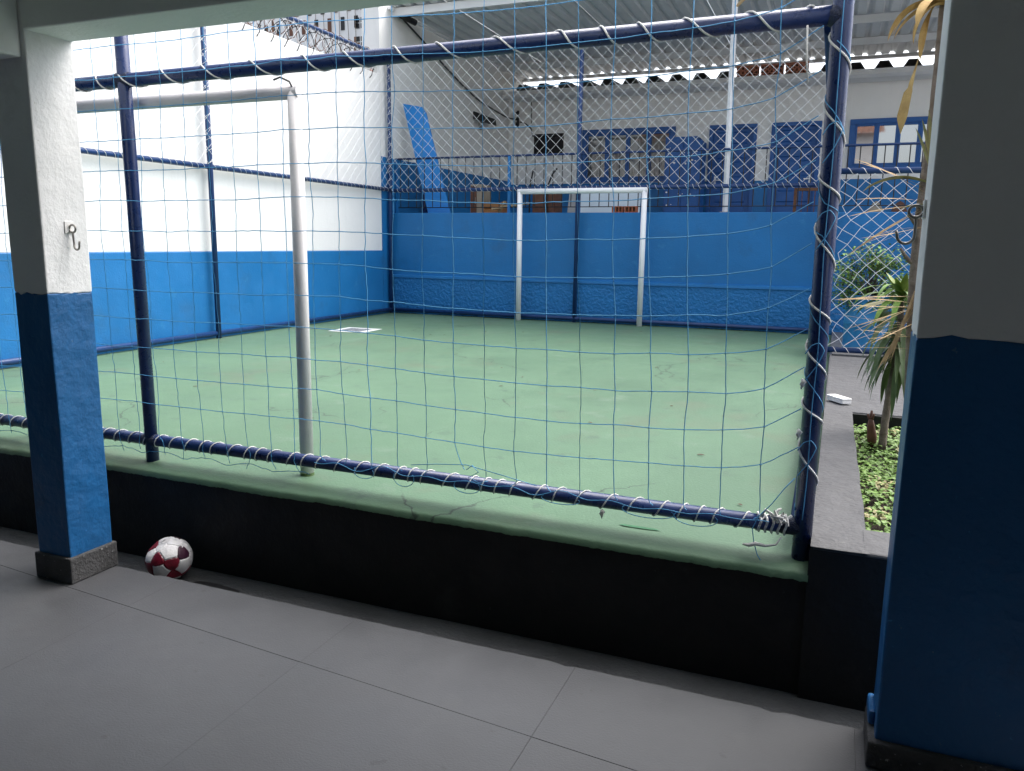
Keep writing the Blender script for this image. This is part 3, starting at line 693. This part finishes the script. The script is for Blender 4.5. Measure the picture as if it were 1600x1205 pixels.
box('dark_panel', 'navy_paint', tag(thing('dark_panel', None, None, (-6.3, 11.8, 1.65)), 'dark upright panel behind the leaning blue board', 'panel'), -6.40, -6.12, 11.75, 11.80, 1.65, 2.74, bevel=.005)
def clutter(name, label, cat, m, *b, group=None): return tag(_shift(box(name, m, None, *b, bevel=.006), Vector(((b[0]+b[1])/2, (b[2]+b[3])/2, b[4]))), label, cat, group)
cb = thing('beige_cupboard', 'beige cupboard beside the leaning blue board', 'cupboard', (-5.36, 11.75, 1.65))
box('body', 'beige_panel', cb, -5.47, -5.26, 11.62, 11.95, 1.652, 2.40, bevel=.006); box('door', 'wood_brown', cb, -5.455, -5.36, 11.605, 11.618, 1.70, 2.37)
box('handle', 'steel', cb, -5.375, -5.368, 11.595, 11.605, 2.1, 2.2)
ob = thing('orange_crate', 'orange plastic crate between the beige cupboard and the planks', 'crate', (-5.0, 11.7, 1.65))
for k in range(5): box('slat', 'orange_plastic', ob, -5.2, -4.9, 11.55, 11.56, 1.66+.095*k, 1.73+.095*k)
box('side', 'orange_plastic', ob, -5.21, -5.2, 11.55, 11.85, 1.655, 2.13); box('side', 'orange_plastic', ob, -4.9, -4.89, 11.55, 11.85, 1.655, 2.13); box('back', 'orange_plastic', ob, -5.2, -4.9, 11.84, 11.85, 1.655, 2.13); box('floor', 'orange_plastic', ob, -5.2, -4.9, 11.56, 11.84, 1.655, 1.665)
for k, (xa, za, xb, zb, lab) in enumerate(((-4.92, 2.02, -4.35, 2.10, 'longer pale plank lying over the wall top'), (-4.86, 1.97, -4.76, 2.13, 'short pale plank propped up beside the orange crate'))):
    o = MB().prism([(xa, 11.20+.1*k, za-.03), (xb, 11.20+.1*k, zb-.03), (xb, 11.20+.1*k, zb), (xa, 11.20+.1*k, za)], (0, .10, 0)).build('plank', 'wood_light', None, bevel=.003); tag(_shift(o, Vector((xa, 11.2+.1*k, za))), lab, 'plank')
bc = thing('brown_cabinet', 'brown wooden cabinet seen through the top corner of the far goal', 'cabinet', (-4.3, 11.9, 1.65))
box('body', 'wood_brown', bc, -4.47, -4.10, 11.75, 12.1, 1.652, 2.30, bevel=.005); box('door', 'wood_brown', bc, -4.455, -4.29, 11.73, 11.748, 1.68, 2.28); box('door', 'wood_brown', bc, -4.285, -4.115, 11.73, 11.748, 1.68, 2.28)
wb = thing('white_board', 'pale white board leaning behind the railing above the far goal opening', 'board', (-3.2, 11.6, 1.65))
MB().prism([(-3.62, 11.55, 1.655), (-2.76, 11.55, 1.655), (-2.76, 11.72, 2.30), (-3.72, 11.72, 2.30)], (0, .025, .005)).build('panel', 'white_board', wb, bevel=.003)
gb = thing('grey_board', 'grey board standing left of the pale white board', 'board', (-3.78, 11.7, 1.65))
MB().prism([(-3.90, 11.66, 1.655), (-3.70, 11.66, 1.655), (-3.74, 11.78, 2.29), (-3.88, 11.78, 2.29)], (0, .02, .004)).build('panel', 'grey_board', gb, bevel=.003)
def hollow_brick(x, y, z, lab, w=.15, grp=None):
    t = thing('hollow_brick', lab, 'brick', (x, y, z), grp)
    h, d, k = .085, .12, 3; wt = .012; mb = MB()
    mb.box(x, x+w, y, y+d, z, z+wt); mb.box(x, x+w, y, y+d, z+h-wt, z+h)
    for i in range(k+1):
        xx = x+(w-wt)*i/k; mb.box(xx, xx+wt, y, y+d, z+wt, z+h-wt)
    mb.build('body', 'brick_red', t); box('core', 'rust', t, x+.003, x+w-.003, y+.05, y+.06, z+.003, z+h-.003)
hollow_brick(-2.98, 10.93, 1.936, 'left red hollow brick on the blue wall inside the far goal frame')
hollow_brick(-2.80, 10.94, 1.936, 'right red hollow brick on the blue wall beside the far goal post', .16)
fr2 = thing('rusty_frame', 'rusty rectangular metal frame behind the railing by the corner post', 'frame', (-.4, 11.6, 1.65))
for a in ((-.64, -.60, 1.652, 2.28), (-.24, -.20, 1.652, 2.28), (-.60, -.24, 2.24, 2.28)): box('bar', 'rust', fr2, a[0], a[1], 11.55, 11.59, a[2], a[3])
for k in range(4): box('rod', 'rust', fr2, -.54+.08*k, -.53+.08*k, 11.565, 11.575, 1.652, 2.24)
for k, (xa, lab) in enumerate(((.38, 'left one of two weathered roof tiles stacked behind the path fence'), (.66, 'right one of two weathered roof tiles stacked behind the path fence'))):
    pts = [(xa-.16+.32*q/8, 11.5, 1.66+.0+(.44)*math.sin(math.pi*q/8)**.8) for q in range(9)]
    o = MB().prism(pts, (0, .4, 0)).build('roof_tile', 'wood_brown' if k else 'beige_panel', None); tag(_shift(o, Vector((xa, 11.6, 1.65))), lab, 'roof tile')
for k, (xa, top, lab) in enumerate(((-4.50, 2.62, 'straighter black iron rod sticking up beside the blue railing post'), (-4.22, 2.62, 'curved black iron rod sticking up above the far goal'))):
    o = MB().tube([(xa, 11.7, 1.65), (xa, 11.7, 2.2), (xa+.01+.02*k, 11.7, 2.40), (xa+.04+.05*k, 11.7, top-.08), (xa+.06+.10*k, 11.7, top)], .014, 8).build('iron_rod', 'black_metal', None, True); tag(_shift(o, Vector((xa, 11.7, 1.65))), lab, 'rod')
# stepped blue cabinet with torn stickers
ct = thing('blue_cabinet', 'dark blue stepped cabinet covered in torn white stickers', 'cabinet', (-2.75, 15.1, 1.65))
MB().prism([(-3.10, 14.9, 1.652), (-2.44, 14.9, 1.652), (-2.44, 14.9, 3.36), (-2.52, 14.9, 3.36), (-2.52, 14.9, 3.43), (-3.10, 14.9, 3.43)], (0, .5, 0)).build('body', 'blue_wood', ct, bevel=.008)
for a in ((-3.07, -2.78), (-2.77, -2.47)):
    d_ = box('door', 'blue_wood', ct, a[0], a[1], 14.882, 14.898, 1.72, 3.34, bevel=.004); box('handle', 'steel', d_, a[1]-.04, a[1]-.025, 14.86, 14.881, 2.5, 2.62)
def scrap(cx, cz, s_, seed):
    pts = [(cx+s_*(1+.5*noise.noise(Vector((math.cos(a)*2, math.sin(a)*2, seed))))*math.cos(a)*random.uniform(.7, 1.2), 14.8795, cz+s_*(1+.5*noise.noise(Vector((math.cos(a)*2, math.sin(a)*2, seed+7))))*math.sin(a)*.8*random.uniform(.6, 1.2)) for a in [2*math.pi*i/9 for i in range(9)]]
    MB().poly(pts[::-1]).build('sticker_scrap', 'sticker', ct)
for k in range(26):
    scrap(random.choice((-3.02, -2.95, -2.80, -2.72, -2.66, -2.60, -2.52))+random.uniform(-.03, .03), random.choice((3.22, 3.17, 3.12, 3.02, 2.98, 2.45, 2.40, 2.25)) + random.uniform(-.03, .03), random.uniform(.008, .026), k)
# lamp, camera, cables
ltp = thing('wall_floodlight', 'dark floodlight fixed on the terrace side wall', 'lamp', (-6.45, 14.2, 3.82))
MB().prism([(-6.50, 13.9, 3.90), (-6.30, 13.9, 3.82), (-6.28, 13.9, 3.70), (-6.50, 13.9, 3.76)], (0, .62, 0)).build('housing', 'black_plastic', ltp, bevel=.01)
box('bracket', 'steel', ltp, -6.50, -6.47, 14.15, 14.25, 3.6, 3.76)
sc_ = thing('security_camera', 'small black security camera under the canopy at the wall corner', 'camera', (-6.40, 11.25, 4.83))
MB().tube([(-6.42, 11.15, 4.86), (-6.30, 11.40, 4.80)], .045, 12).build('body', 'black_plastic', sc_, True); MB().tube([(-6.50, 11.25, 4.90), (-6.40, 11.2, 4.86)], .014, 8).build('arm', 'black_plastic', sc_)
box('visor', 'black_plastic', sc_, -6.45, -6.27, 11.1, 11.42, 4.90, 4.908)
def cable(name, label, pts, r=.012):
    o = MB().tube(cat([Vector(p) for p in pts], 5, 0), r, 6).build(name, 'black_plastic', None, True); return tag(_shift(o, Vector(pts[0])), label, 'cable')
cable('wall_cable', 'black cable sagging along the terrace side wall from the camera', [(-6.46, 11.3, 4.84), (-6.47, 12.0, 4.66), (-6.47, 12.65, 4.46), (-6.47, 13.4, 4.26), (-6.47, 14.2, 4.10), (-6.46, 15.45, 4.0), (-6.30, 15.55, 3.97)], .014)
cable('wall_cable', 'black cable crossing above the razor wire to the wall corner', [(-6.45, 11.2, 4.86), (-7.5, 11.4, 5.2), (-9.5, 11.8, 5.75), (-13, 12.5, 6.6)], .014)
cable('wall_cable', 'black cable curving down to the small dark window', [(-6.22, 15.57, 3.92), (-6.1, 15.57, 3.88), (-5.98, 15.57, 3.78), (-5.93, 15.57, 3.62)], .013)
cable('wall_cable', 'short black cable dropping straight down from the eaves gutter', [(-5.98, 15.56, 4.29), (-5.98, 15.58, 4.1), (-5.98, 15.58, 3.88)], .010)
mt = thing('insulator_bracket', 'dark iron insulator bracket with rolls of cable by the corner', 'bracket', (-6.25, 15.5, 3.9))
box('plate', 'black_metal', mt, -6.29, -6.25, 15.56, 15.598, 3.80, 4.14)
for k in range(3): MB().tube([(-6.27, 15.54, 3.85+.1*k), (-6.27, 15.54, 3.91+.1*k)], .04, 10).build('insulator', 'black_plastic', mt, True)
# hollow bricks along the canopy back
for k in range(3):
    t = thing('clay_block', ['left', 'middle', 'right'][k]+' one of three pierced red clay blocks lying on the building roof edge', 'brick', (-1.95+.41*k, 15.3, 4.56), 'pierced clay blocks on the roof')
    x = -1.95+.41*k; mb = MB(); seg = 12
    for c_ in range(5):
        cx = x+.04+.075*c_
        for rr_, zc in ((.034, 4.495), (.034, 4.565)):
            for q in range(seg):
                a0, a1 = 2*math.pi*q/seg, 2*math.pi*(q+1)/seg
                ro, ri = rr_+.006, rr_-.010
                for (ya, yb, r0, r1) in ((15.10, 15.10, ri, ro),): mb.poly([(cx+r0*math.cos(a0), ya, zc+r0*math.sin(a0)), (cx+r1*math.cos(a0), ya, zc+r1*math.sin(a0)), (cx+r1*math.cos(a1), ya, zc+r1*math.sin(a1)), (cx+r0*math.cos(a1), ya, zc+r0*math.sin(a1))])
                mb.poly([(cx+ri*math.cos(a0), 15.10, zc+ri*math.sin(a0)), (cx+ri*math.cos(a1), 15.10, zc+ri*math.sin(a1)), (cx+ri*math.cos(a1), 15.24, zc+ri*math.sin(a1)), (cx+ri*math.cos(a0), 15.24, zc+ri*math.sin(a0))])
    mb.build('pierced_face', 'clay', t)
    box('back', 'rust', t, x, x+.38, 15.24, 15.26, 4.45, 4.61); box('shell', 'clay', t, x, x+.38, 15.12, 15.24, 4.61, 4.62); box('shell', 'clay', t, x, x+.38, 15.12, 15.24, 4.44, 4.45)

# ================================================================== FOOTBALL (half deflated)
bc_ = Vector((-2.82, 2.672, .030)); RB = .105
ball = thing('football', 'half deflated white and maroon football lying in the gutter', 'ball', (bc_.x, bc_.y, -.085))
ph = (1+5**.5)/2
ico = [Vector(p).normalized() for p in ((0,1,ph),(0,-1,ph),(0,1,-ph),(0,-1,-ph),(1,ph,0),(-1,ph,0),(1,-ph,0),(-1,-ph,0),(ph,0,1),(-ph,0,1),(ph,0,-1),(-ph,0,-1))]
cen = []
for a in range(12):
    for b in range(a+1, 12):
        for c in range(b+1, 12):
            if ico[a].dot(ico[b]) > .4 and ico[b].dot(ico[c]) > .4 and ico[a].dot(ico[c]) > .4: cen.append((ico[a]+ico[b]+ico[c]).normalized())
rotm = Matrix.Rotation(.5, 3, 'X') @ Matrix.Rotation(.9, 3, 'Z') @ Matrix.Rotation(.3, 3, 'Y')
sites = [(rotm @ p, 0) for p in ico]+[(rotm @ p, 1) for p in cen]
bmh = bmesh.new(); bmesh.ops.create_icosphere(bmh, subdivisions=6, radius=1)
def sdist(p):
    return sorted(((math.acos(max(-1, min(1, p.dot(s_))))*(.80 if k == 0 else 1.0), i) for i, (s_, k) in enumerate(sites)))[:2]
vd = {}
dent_dirs = [(Vector((-.35, -.55, .85)).normalized(), .20, .55), (Vector((.1, -.2, 1)).normalized(), .08, .4), (Vector((.75, -.55, -.55)).normalized(), .12, .40)]
for v in bmh.verts:
    p = v.co.normalized(); d = sdist(p); gap = d[1][0]-d[0][0]
    r_ = 1-.035*math.exp(-(gap/.05)**2)+.012*math.exp(-((gap-.08)/.05)**2)
    for dd, am, wd in dent_dirs:
        an = math.acos(max(-1, min(1, p.dot(dd)))); r_ -= am*math.exp(-(an/wd)**2)
    r_ += .018*noise.noise(p*3)+.012*noise.noise(p*9)*max(0, p.z)
    q = p*r_*RB; q.z *= .97
    vd[v.index] = (q, d[0][1])
pan = {}
for f in bmh.faces:
    cc = {}
    for v in f.verts: s_ = vd[v.index][1]; cc[s_] = cc.get(s_, 0)+1
    pan.setdefault(max(cc, key=cc.get), []).append([v.index for v in f.verts])
lowz = min(v[0].z for v in vd.values()); shift = bc_+Vector((0, 0, -.0885-(bc_.z+lowz)))
for s_, fs in pan.items():
    idx = {}; mb = MB()
    for f in fs:
        for i in f:
            if i not in idx: idx[i] = len(mb.v); mb.v.append(vd[i][0]+shift)
        mb.f.append(tuple(idx[i] for i in f))
    k = sites[s_][1]; up_ = sites[s_][0]
    m_ = 'ball_white' if k == 0 else ('ball_red' if (s_*7) % 3 else 'ball_dark')
    if k == 1 and (up_.z > .80 or up_.dot(Vector((.685, .728, 0))) > .80): m_ = 'ball_white'
    mb.build('panel', m_, ball, smooth=True)
bmh.free()
cand = [q for q, _s in vd.values() if q.z > .045 and q.y < .02]
for k in range(9):
    q = random.choice(cand); o_ = q.normalized(); t_ = (o_.cross(Vector((0, 0, 1))).normalized()*math.cos(k*1.3)+o_.cross(o_.cross(Vector((0, 0, 1)))).normalized()*math.sin(k*1.3))
    p = shift+q-o_*.002; u_ = o_.cross(t_); w_ = random.uniform(.006, .014)
    MB().poly([p-t_*w_, p+t_*w_, p+t_*w_*.5+o_*.006+u_*.009, p-t_*w_*.6+o_*.005+u_*.007]).build('torn_flap', 'ball_white', ball)

# small white box on the ledge
wbx = tag(thing('white_box', None, None, (.068, 5.64, .484)), 'small white foam box lying at the end of the grey ledge', 'box')
a_ = -.95; c_, s2 = math.cos(a_), math.sin(a_)
def rp(x, y): return (.068+x*c_-y*s2, 5.64+x*s2+y*c_)
for nm, z0, z1, e in (('tray', .486, .508, 0), ('lid', .509, .522, .0015)):
    MB().prism([(*rp(-.085-e, -.033-e), z0), (*rp(.085+e, -.033-e), z0), (*rp(.085+e, .033+e), z0), (*rp(-.085-e, .033+e), z0)], (0, 0, z1-z0)).build(nm, 'polystyrene', wbx, bevel=.003)

# ================================================================== PLANTS
def leaf(mb, base, d, L, wd, droop, n=9, fold=.25, prof=None, twist=0, curl=0):
    d = Vector(d).normalized(); p = Vector(base); side = d.cross(Vector((0, 0, 1)))
    if side.length < 1e-3: side = Vector((1, 0, 0))
    side.normalize(); b0 = len(mb.v); st = L/n
    for i in range(n+1):
        t = i/n; w_ = wd*(prof(t) if prof else (math.sin(math.pi*min(1, .12+.88*t))**.8 if t < 1 else 0.02))
        nn = side.cross(d).normalized(); s_ = (side*math.cos(twist*t)+nn*math.sin(twist*t))
        mb.v += [p-s_*w_+nn*fold*w_, p.copy(), p+s_*w_+nn*fold*w_]
        d = (d+Vector((0, 0, -droop/n*(1+t)))+side*curl/n).normalized(); p = p+d*st
    for i in range(n):
        a = b0+3*i; mb.f += [(a, a+1, a+4, a+3), (a+1, a+2, a+5, a+4)]
# dracaena with a short trunk right of the ledge
d1 = thing('dracaena', 'short dracaena with a drooping rosette of strappy leaves in the planter', 'plant', (.30, 4.75, .42))
tk = [(.300, 4.75, .38), (.302, 4.75, .55), (.312, 4.76, .72), (.328, 4.77, .90), (.335, 4.78, 1.05), (.325, 4.78, 1.22)]
tkd = cat([Vector(p) for p in tk], 10, 0)
MB().tube(tkd, [.021*(1+.06*(i % 2))-.006*i/len(tkd) for i in range(len(tkd))], 12).build('trunk', 'bark', d1, True)
mdk, mgr, mlm, mpl = MB(), MB(), MB(), MB()
for k in range(88):
    t = random.random(); z = .86+.40*t; a = random.uniform(0, 2*math.pi); b = Vector((.33, 4.78, z))
    el = -.3+1.1*t**1.5+random.uniform(-.15, .2)
    d = Vector((math.cos(a)*math.cos(el), math.sin(a)*math.cos(el), math.sin(el)))
    leaf(mdk if t < .8 else mgr, b, d, random.uniform(.22, .34), random.uniform(.013, .019), random.uniform(1.4, 2.6)*(1.1-.5*t), 8, twist=random.uniform(-.6, .6))
for k in range(9):
    a = k*2.4; d = Vector((math.cos(a)*.55, math.sin(a)*.55, .8+.2*(k % 3)))
    leaf(mlm, (.325, 4.78, 1.22), d, random.uniform(.15, .20), .020, .35, 7, fold=.4)
for k in range(3):
    a = 2.6+k*.5; leaf(mpl, (.325, 4.78, 1.21), (math.cos(a), math.sin(a)*.5, .12), random.uniform(.17, .26), .017, .5, 7, twist=.5)
mdk.build('lower_leaves', 'leaf_dark', d1, True); mgr.build('mid_leaves', 'leaf_green', d1, True); mlm.build('young_leaves', 'leaf_lime', d1, True); mpl.build('yellowing_leaves', 'leaf_pale', d1, True)
# tall dracaena, trunk half hidden behind the column
d2 = thing('tall_dracaena', 'tall dracaena with brown trunk and dead hanging leaves beside the right column', 'plant', (.42, 4.3, .42))
tk = [(.40, 4.3, .38), (.375, 4.3, .7), (.352, 4.3, 1.05), (.338, 4.3, 1.35), (.335, 4.3, 1.62), (.345, 4.3, 1.85), (.352, 4.3, 2.2), (.350, 4.3, 2.7)]
tkd = cat([Vector(p) for p in tk], 10, 0)
MB().tube(tkd, [.022*(1+.05*math.sin(i*1.9)) for i in range(len(tkd))], 12).build('trunk', 'bark', d2, True)
for p in ([(.335, 4.3, 1.60), (.31, 4.29, 1.63), (.285, 4.28, 1.66)], [(.338, 4.3, 1.43), (.31, 4.29, 1.44), (.285, 4.28, 1.47), (.265, 4.27, 1.50)]):
    MB().tube(p, [.012, .011, .009, .006][:len(p)], 8).build('stub', 'bark', d2, True)
ms = MB()
for k in range(20):                       # dead straw-like leaves in two tiers
    z = random.choice((1.02, 1.08, 1.14, 1.22, 1.6)); a = random.uniform(2.3, 4.2)
    el = random.uniform(-.45, .1)
    leaf(ms, (.35, 4.28, z), (math.cos(a), math.sin(a), el), random.uniform(.24, .38), random.uniform(.003, .006), random.uniform(-.1, .35), 5, twist=random.uniform(-1, 1))
for k in range(6):
    leaf(ms, (.345, 4.27, 1.30-.02*k), (-.25-.05*k, -.2, -1), random.uniform(.3, .42), .006, .1, 6, twist=1)
for a, z, el, L in ((3.15, 1.27, .02, .34), (3.1, 1.24, .12, .36), (3.4, 1.78, .5, .33), (3.3, 1.76, .62, .36), (3.0, 1.72, .15, .30), (3.2, 1.70, -.05, .34), (3.6, 1.68, -.5, .36), (3.3, 1.69, -.6, .4)):
    leaf(ms, (.345, 4.28, z), (math.cos(a), math.sin(a)*.6, el), L, random.uniform(.005, .009), .15, 6, twist=.8)
ms.build('dead_leaves', 'leaf_straw', d2, True)
mp = MB()
leaf(mp, (.36, 4.28, 1.80), (-1, -.1, .42), .30, .024, .75, 10, fold=.5, prof=lambda t: .35+.75*math.sin(math.pi*min(1, t*.9+.05)) if t < .96 else .1)
leaf(mp, (.36, 4.28, 1.70), (-1, -.2, .05), .12, .022, .3, 7, fold=.4)
for k in range(4): leaf(mp, (.36, 4.28, 1.86+.03*k), (-.35+.1*k, -.3, .9), .22, .010, .2, 6)
mp.build('half_green_leaves', 'leaf_pale', d2, True)
my = MB()
pf = lambda t: .10+.10*t if t < .35 else (.2+1.9*(t-.35) if t < .55 else (.55 if t < .62 else (.95 if t < .85 else max(.02, .95-6.4*(t-.85)))))
leaf(my, (.285, 4.25, 2.52), (-.14, 0, -1), .50, .033, .0, 24, fold=.35, prof=pf, twist=.9, curl=-.0)
for a, el, L, w_, dr_ in ((3.3, .35, .30, .030, 1.5), (3.0, .15, .26, .028, 1.2), (3.7, .2, .24, .024, 2.4), (2.6, .6, .28, .026, 1.6), (4.2, .4, .26, .03, 1.8), (3.2, .9, .25, .024, .8)):
    leaf(my, (.35, 4.26, 2.58), (math.cos(a), math.sin(a)*.7, el), L, w_, dr_, 12, fold=.45, twist=random.uniform(-1, 1))
leaf(my, (.32, 4.25, 2.60), (-.3, 0, -.4), .26, .020, 2.5, 12, fold=.3, twist=1.6)
my.build('yellow_dead_leaves', 'leaf_dry', d2, True)
# stub of a cut plant
st = thing('plant_stump', 'reddish cut plant stump standing in the planter groundcover', 'stump', (.245, 4.78, .42))
MB().tube([(.25, 4.78, .38), (.245, 4.78, .46), (.235, 4.775, .52), (.232, 4.77, .56)], [.022, .026, .02, .012], 10).build('stem', 'wood_brown', st, True)
for q in ((-.02, .0, .03), (.012, -.01, .035), (.0, .01, .05)): MB().tube([(.233, 4.772, .545), (.233+q[0], 4.772+q[1], .555+q[2])], [.011, .006], 7).build('bud', 'wood_brown', st, True)
# ground cover in the planter
mb = MB(); my2 = MB()
for k in range(5200):
    x = random.uniform(.15, 1.0)**1.0; y = random.uniform(3.08, 5.30)
    if x > .55 and random.random() < .6: continue
    a = random.uniform(0, 2*math.pi); h = .395+.055*abs(noise.noise(Vector((x*7, y*5, 0))))+random.uniform(0, .035)
    tgt = my2 if noise.noise(Vector((x*6, y*4, 6))) > .32 and random.random() < .5 else mb
    leaf(tgt, (x, y, h-.01), (math.cos(a), math.sin(a), random.uniform(.15, 1.0)), random.uniform(.025, .05), random.uniform(.007, .013), random.uniform(.6, 1.8), 3, fold=.2)
gc = mb.build('groundcover', 'leaf_green'); tag(gc, 'low bright green leafy groundcover filling the planter', 'groundcover', kind='stuff')
gc2 = my2.build('dry_groundcover', 'leaf_pale'); tag(gc2, 'dry brown leaf litter among the planter groundcover', 'leaf litter', kind='stuff')
# bush in a blue drum beyond the path fence
bk = thing('blue_drum', 'blue painted drum used as a plant pot behind the path fence', 'drum', (.30, 9.0, .44))
prof = [(0.0, .44), (.205, .44), (.212, .455), (.208, .47), (.21, .72), (.217, .73), (.217, .745), (.21, .755), (.212, 1.0), (.219, 1.01), (.219, 1.025), (.195, 1.025), (.19, .97), (0, .97)]
mb = MB(); ns = 36
for r_, z in prof:
    for j in range(ns): mb.v.append(Vector((.30+r_*math.cos(2*math.pi*j/ns), 9.0+r_*math.sin(2*math.pi*j/ns), z)))
for i in range(len(prof)-1):
    for j in range(ns): mb.f.append((i*ns+j, i*ns+(j+1) % ns, (i+1)*ns+(j+1) % ns, (i+1)*ns+j))
mb.build('body', 'drum_blue', bk, True)
bs = thing('green_bush', 'round light green bush growing from the blue drum', 'bush', (.32, 9.0, .97))
mbw, ml1, ml2 = MB(), MB(), MB()
for k in range(80):
    d = Vector((random.gauss(0, 1), random.gauss(0, 1), random.gauss(.15, 1))).normalized()
    c = Vector((.33+d.x*.43, 9.0+d.y*.34, 1.16+d.z*.36)); c *= 1; rr = 1+.22*noise.noise(d*2.3)
    p2 = Vector((.33, 9.0, 1.12)).lerp(c, rr); p0 = Vector((.33, 9.0, .97)); p1 = p0.lerp(p2, .5)+Vector((0, 0, .07))
    mbw.tube([p0, p1, p2], [.006, .004, .002], 4)
    for q in range(34):
        t = random.uniform(.45, 1.04); p = (p0.lerp(p1, t*2) if t < .5 else p1.lerp(p2, t*2-1))+jitv(.06)
        aa = random.uniform(0, 2*math.pi); leaf(ml1 if random.random() < .6 else ml2, p, (math.cos(aa), math.sin(aa), random.uniform(-.4, .7)), random.uniform(.03, .052), random.uniform(.011, .017), .6, 3, fold=.2)
mbw.build('twigs', 'bark', bs, True); ml1.build('leaves', 'leaf_bush', bs); ml2.build('light_leaves', 'leaf_green', bs)
# moss fringe at the foot of the back wall and leaf litter on the court
mb = MB()
for k in range(900):
    x = random.uniform(-6.4, -.1); y = 10.85-abs(random.gauss(0, .012)); 
    if noise.noise(Vector((x*1.3, 0, 0))) < -.15: continue
    a = random.uniform(0, 6.28); leaf(mb, (x, y, .402), (math.cos(a), math.sin(a), random.uniform(.2, 1)), random.uniform(.02, .045), .008, .8, 2)
tag(mb.build('moss_fringe', 'moss'), 'dark green moss and weeds along the foot of the back wall', 'moss', kind='stuff')
mb = MB()
for k in range(38):
    x, y = random.uniform(-6.2, -.2), 3.4+7.2*random.random()**1.2; a = random.uniform(0, 6.28)
    leaf(mb, (x, y, .4035), (math.cos(a), math.sin(a), .06), random.uniform(.02, .045), random.uniform(.003, .007), .05, 3, fold=.5)
tag(mb.build('leaf_litter', 'wood_brown'), 'tiny dry leaves scattered over the green court floor', 'leaf litter', kind='stuff')
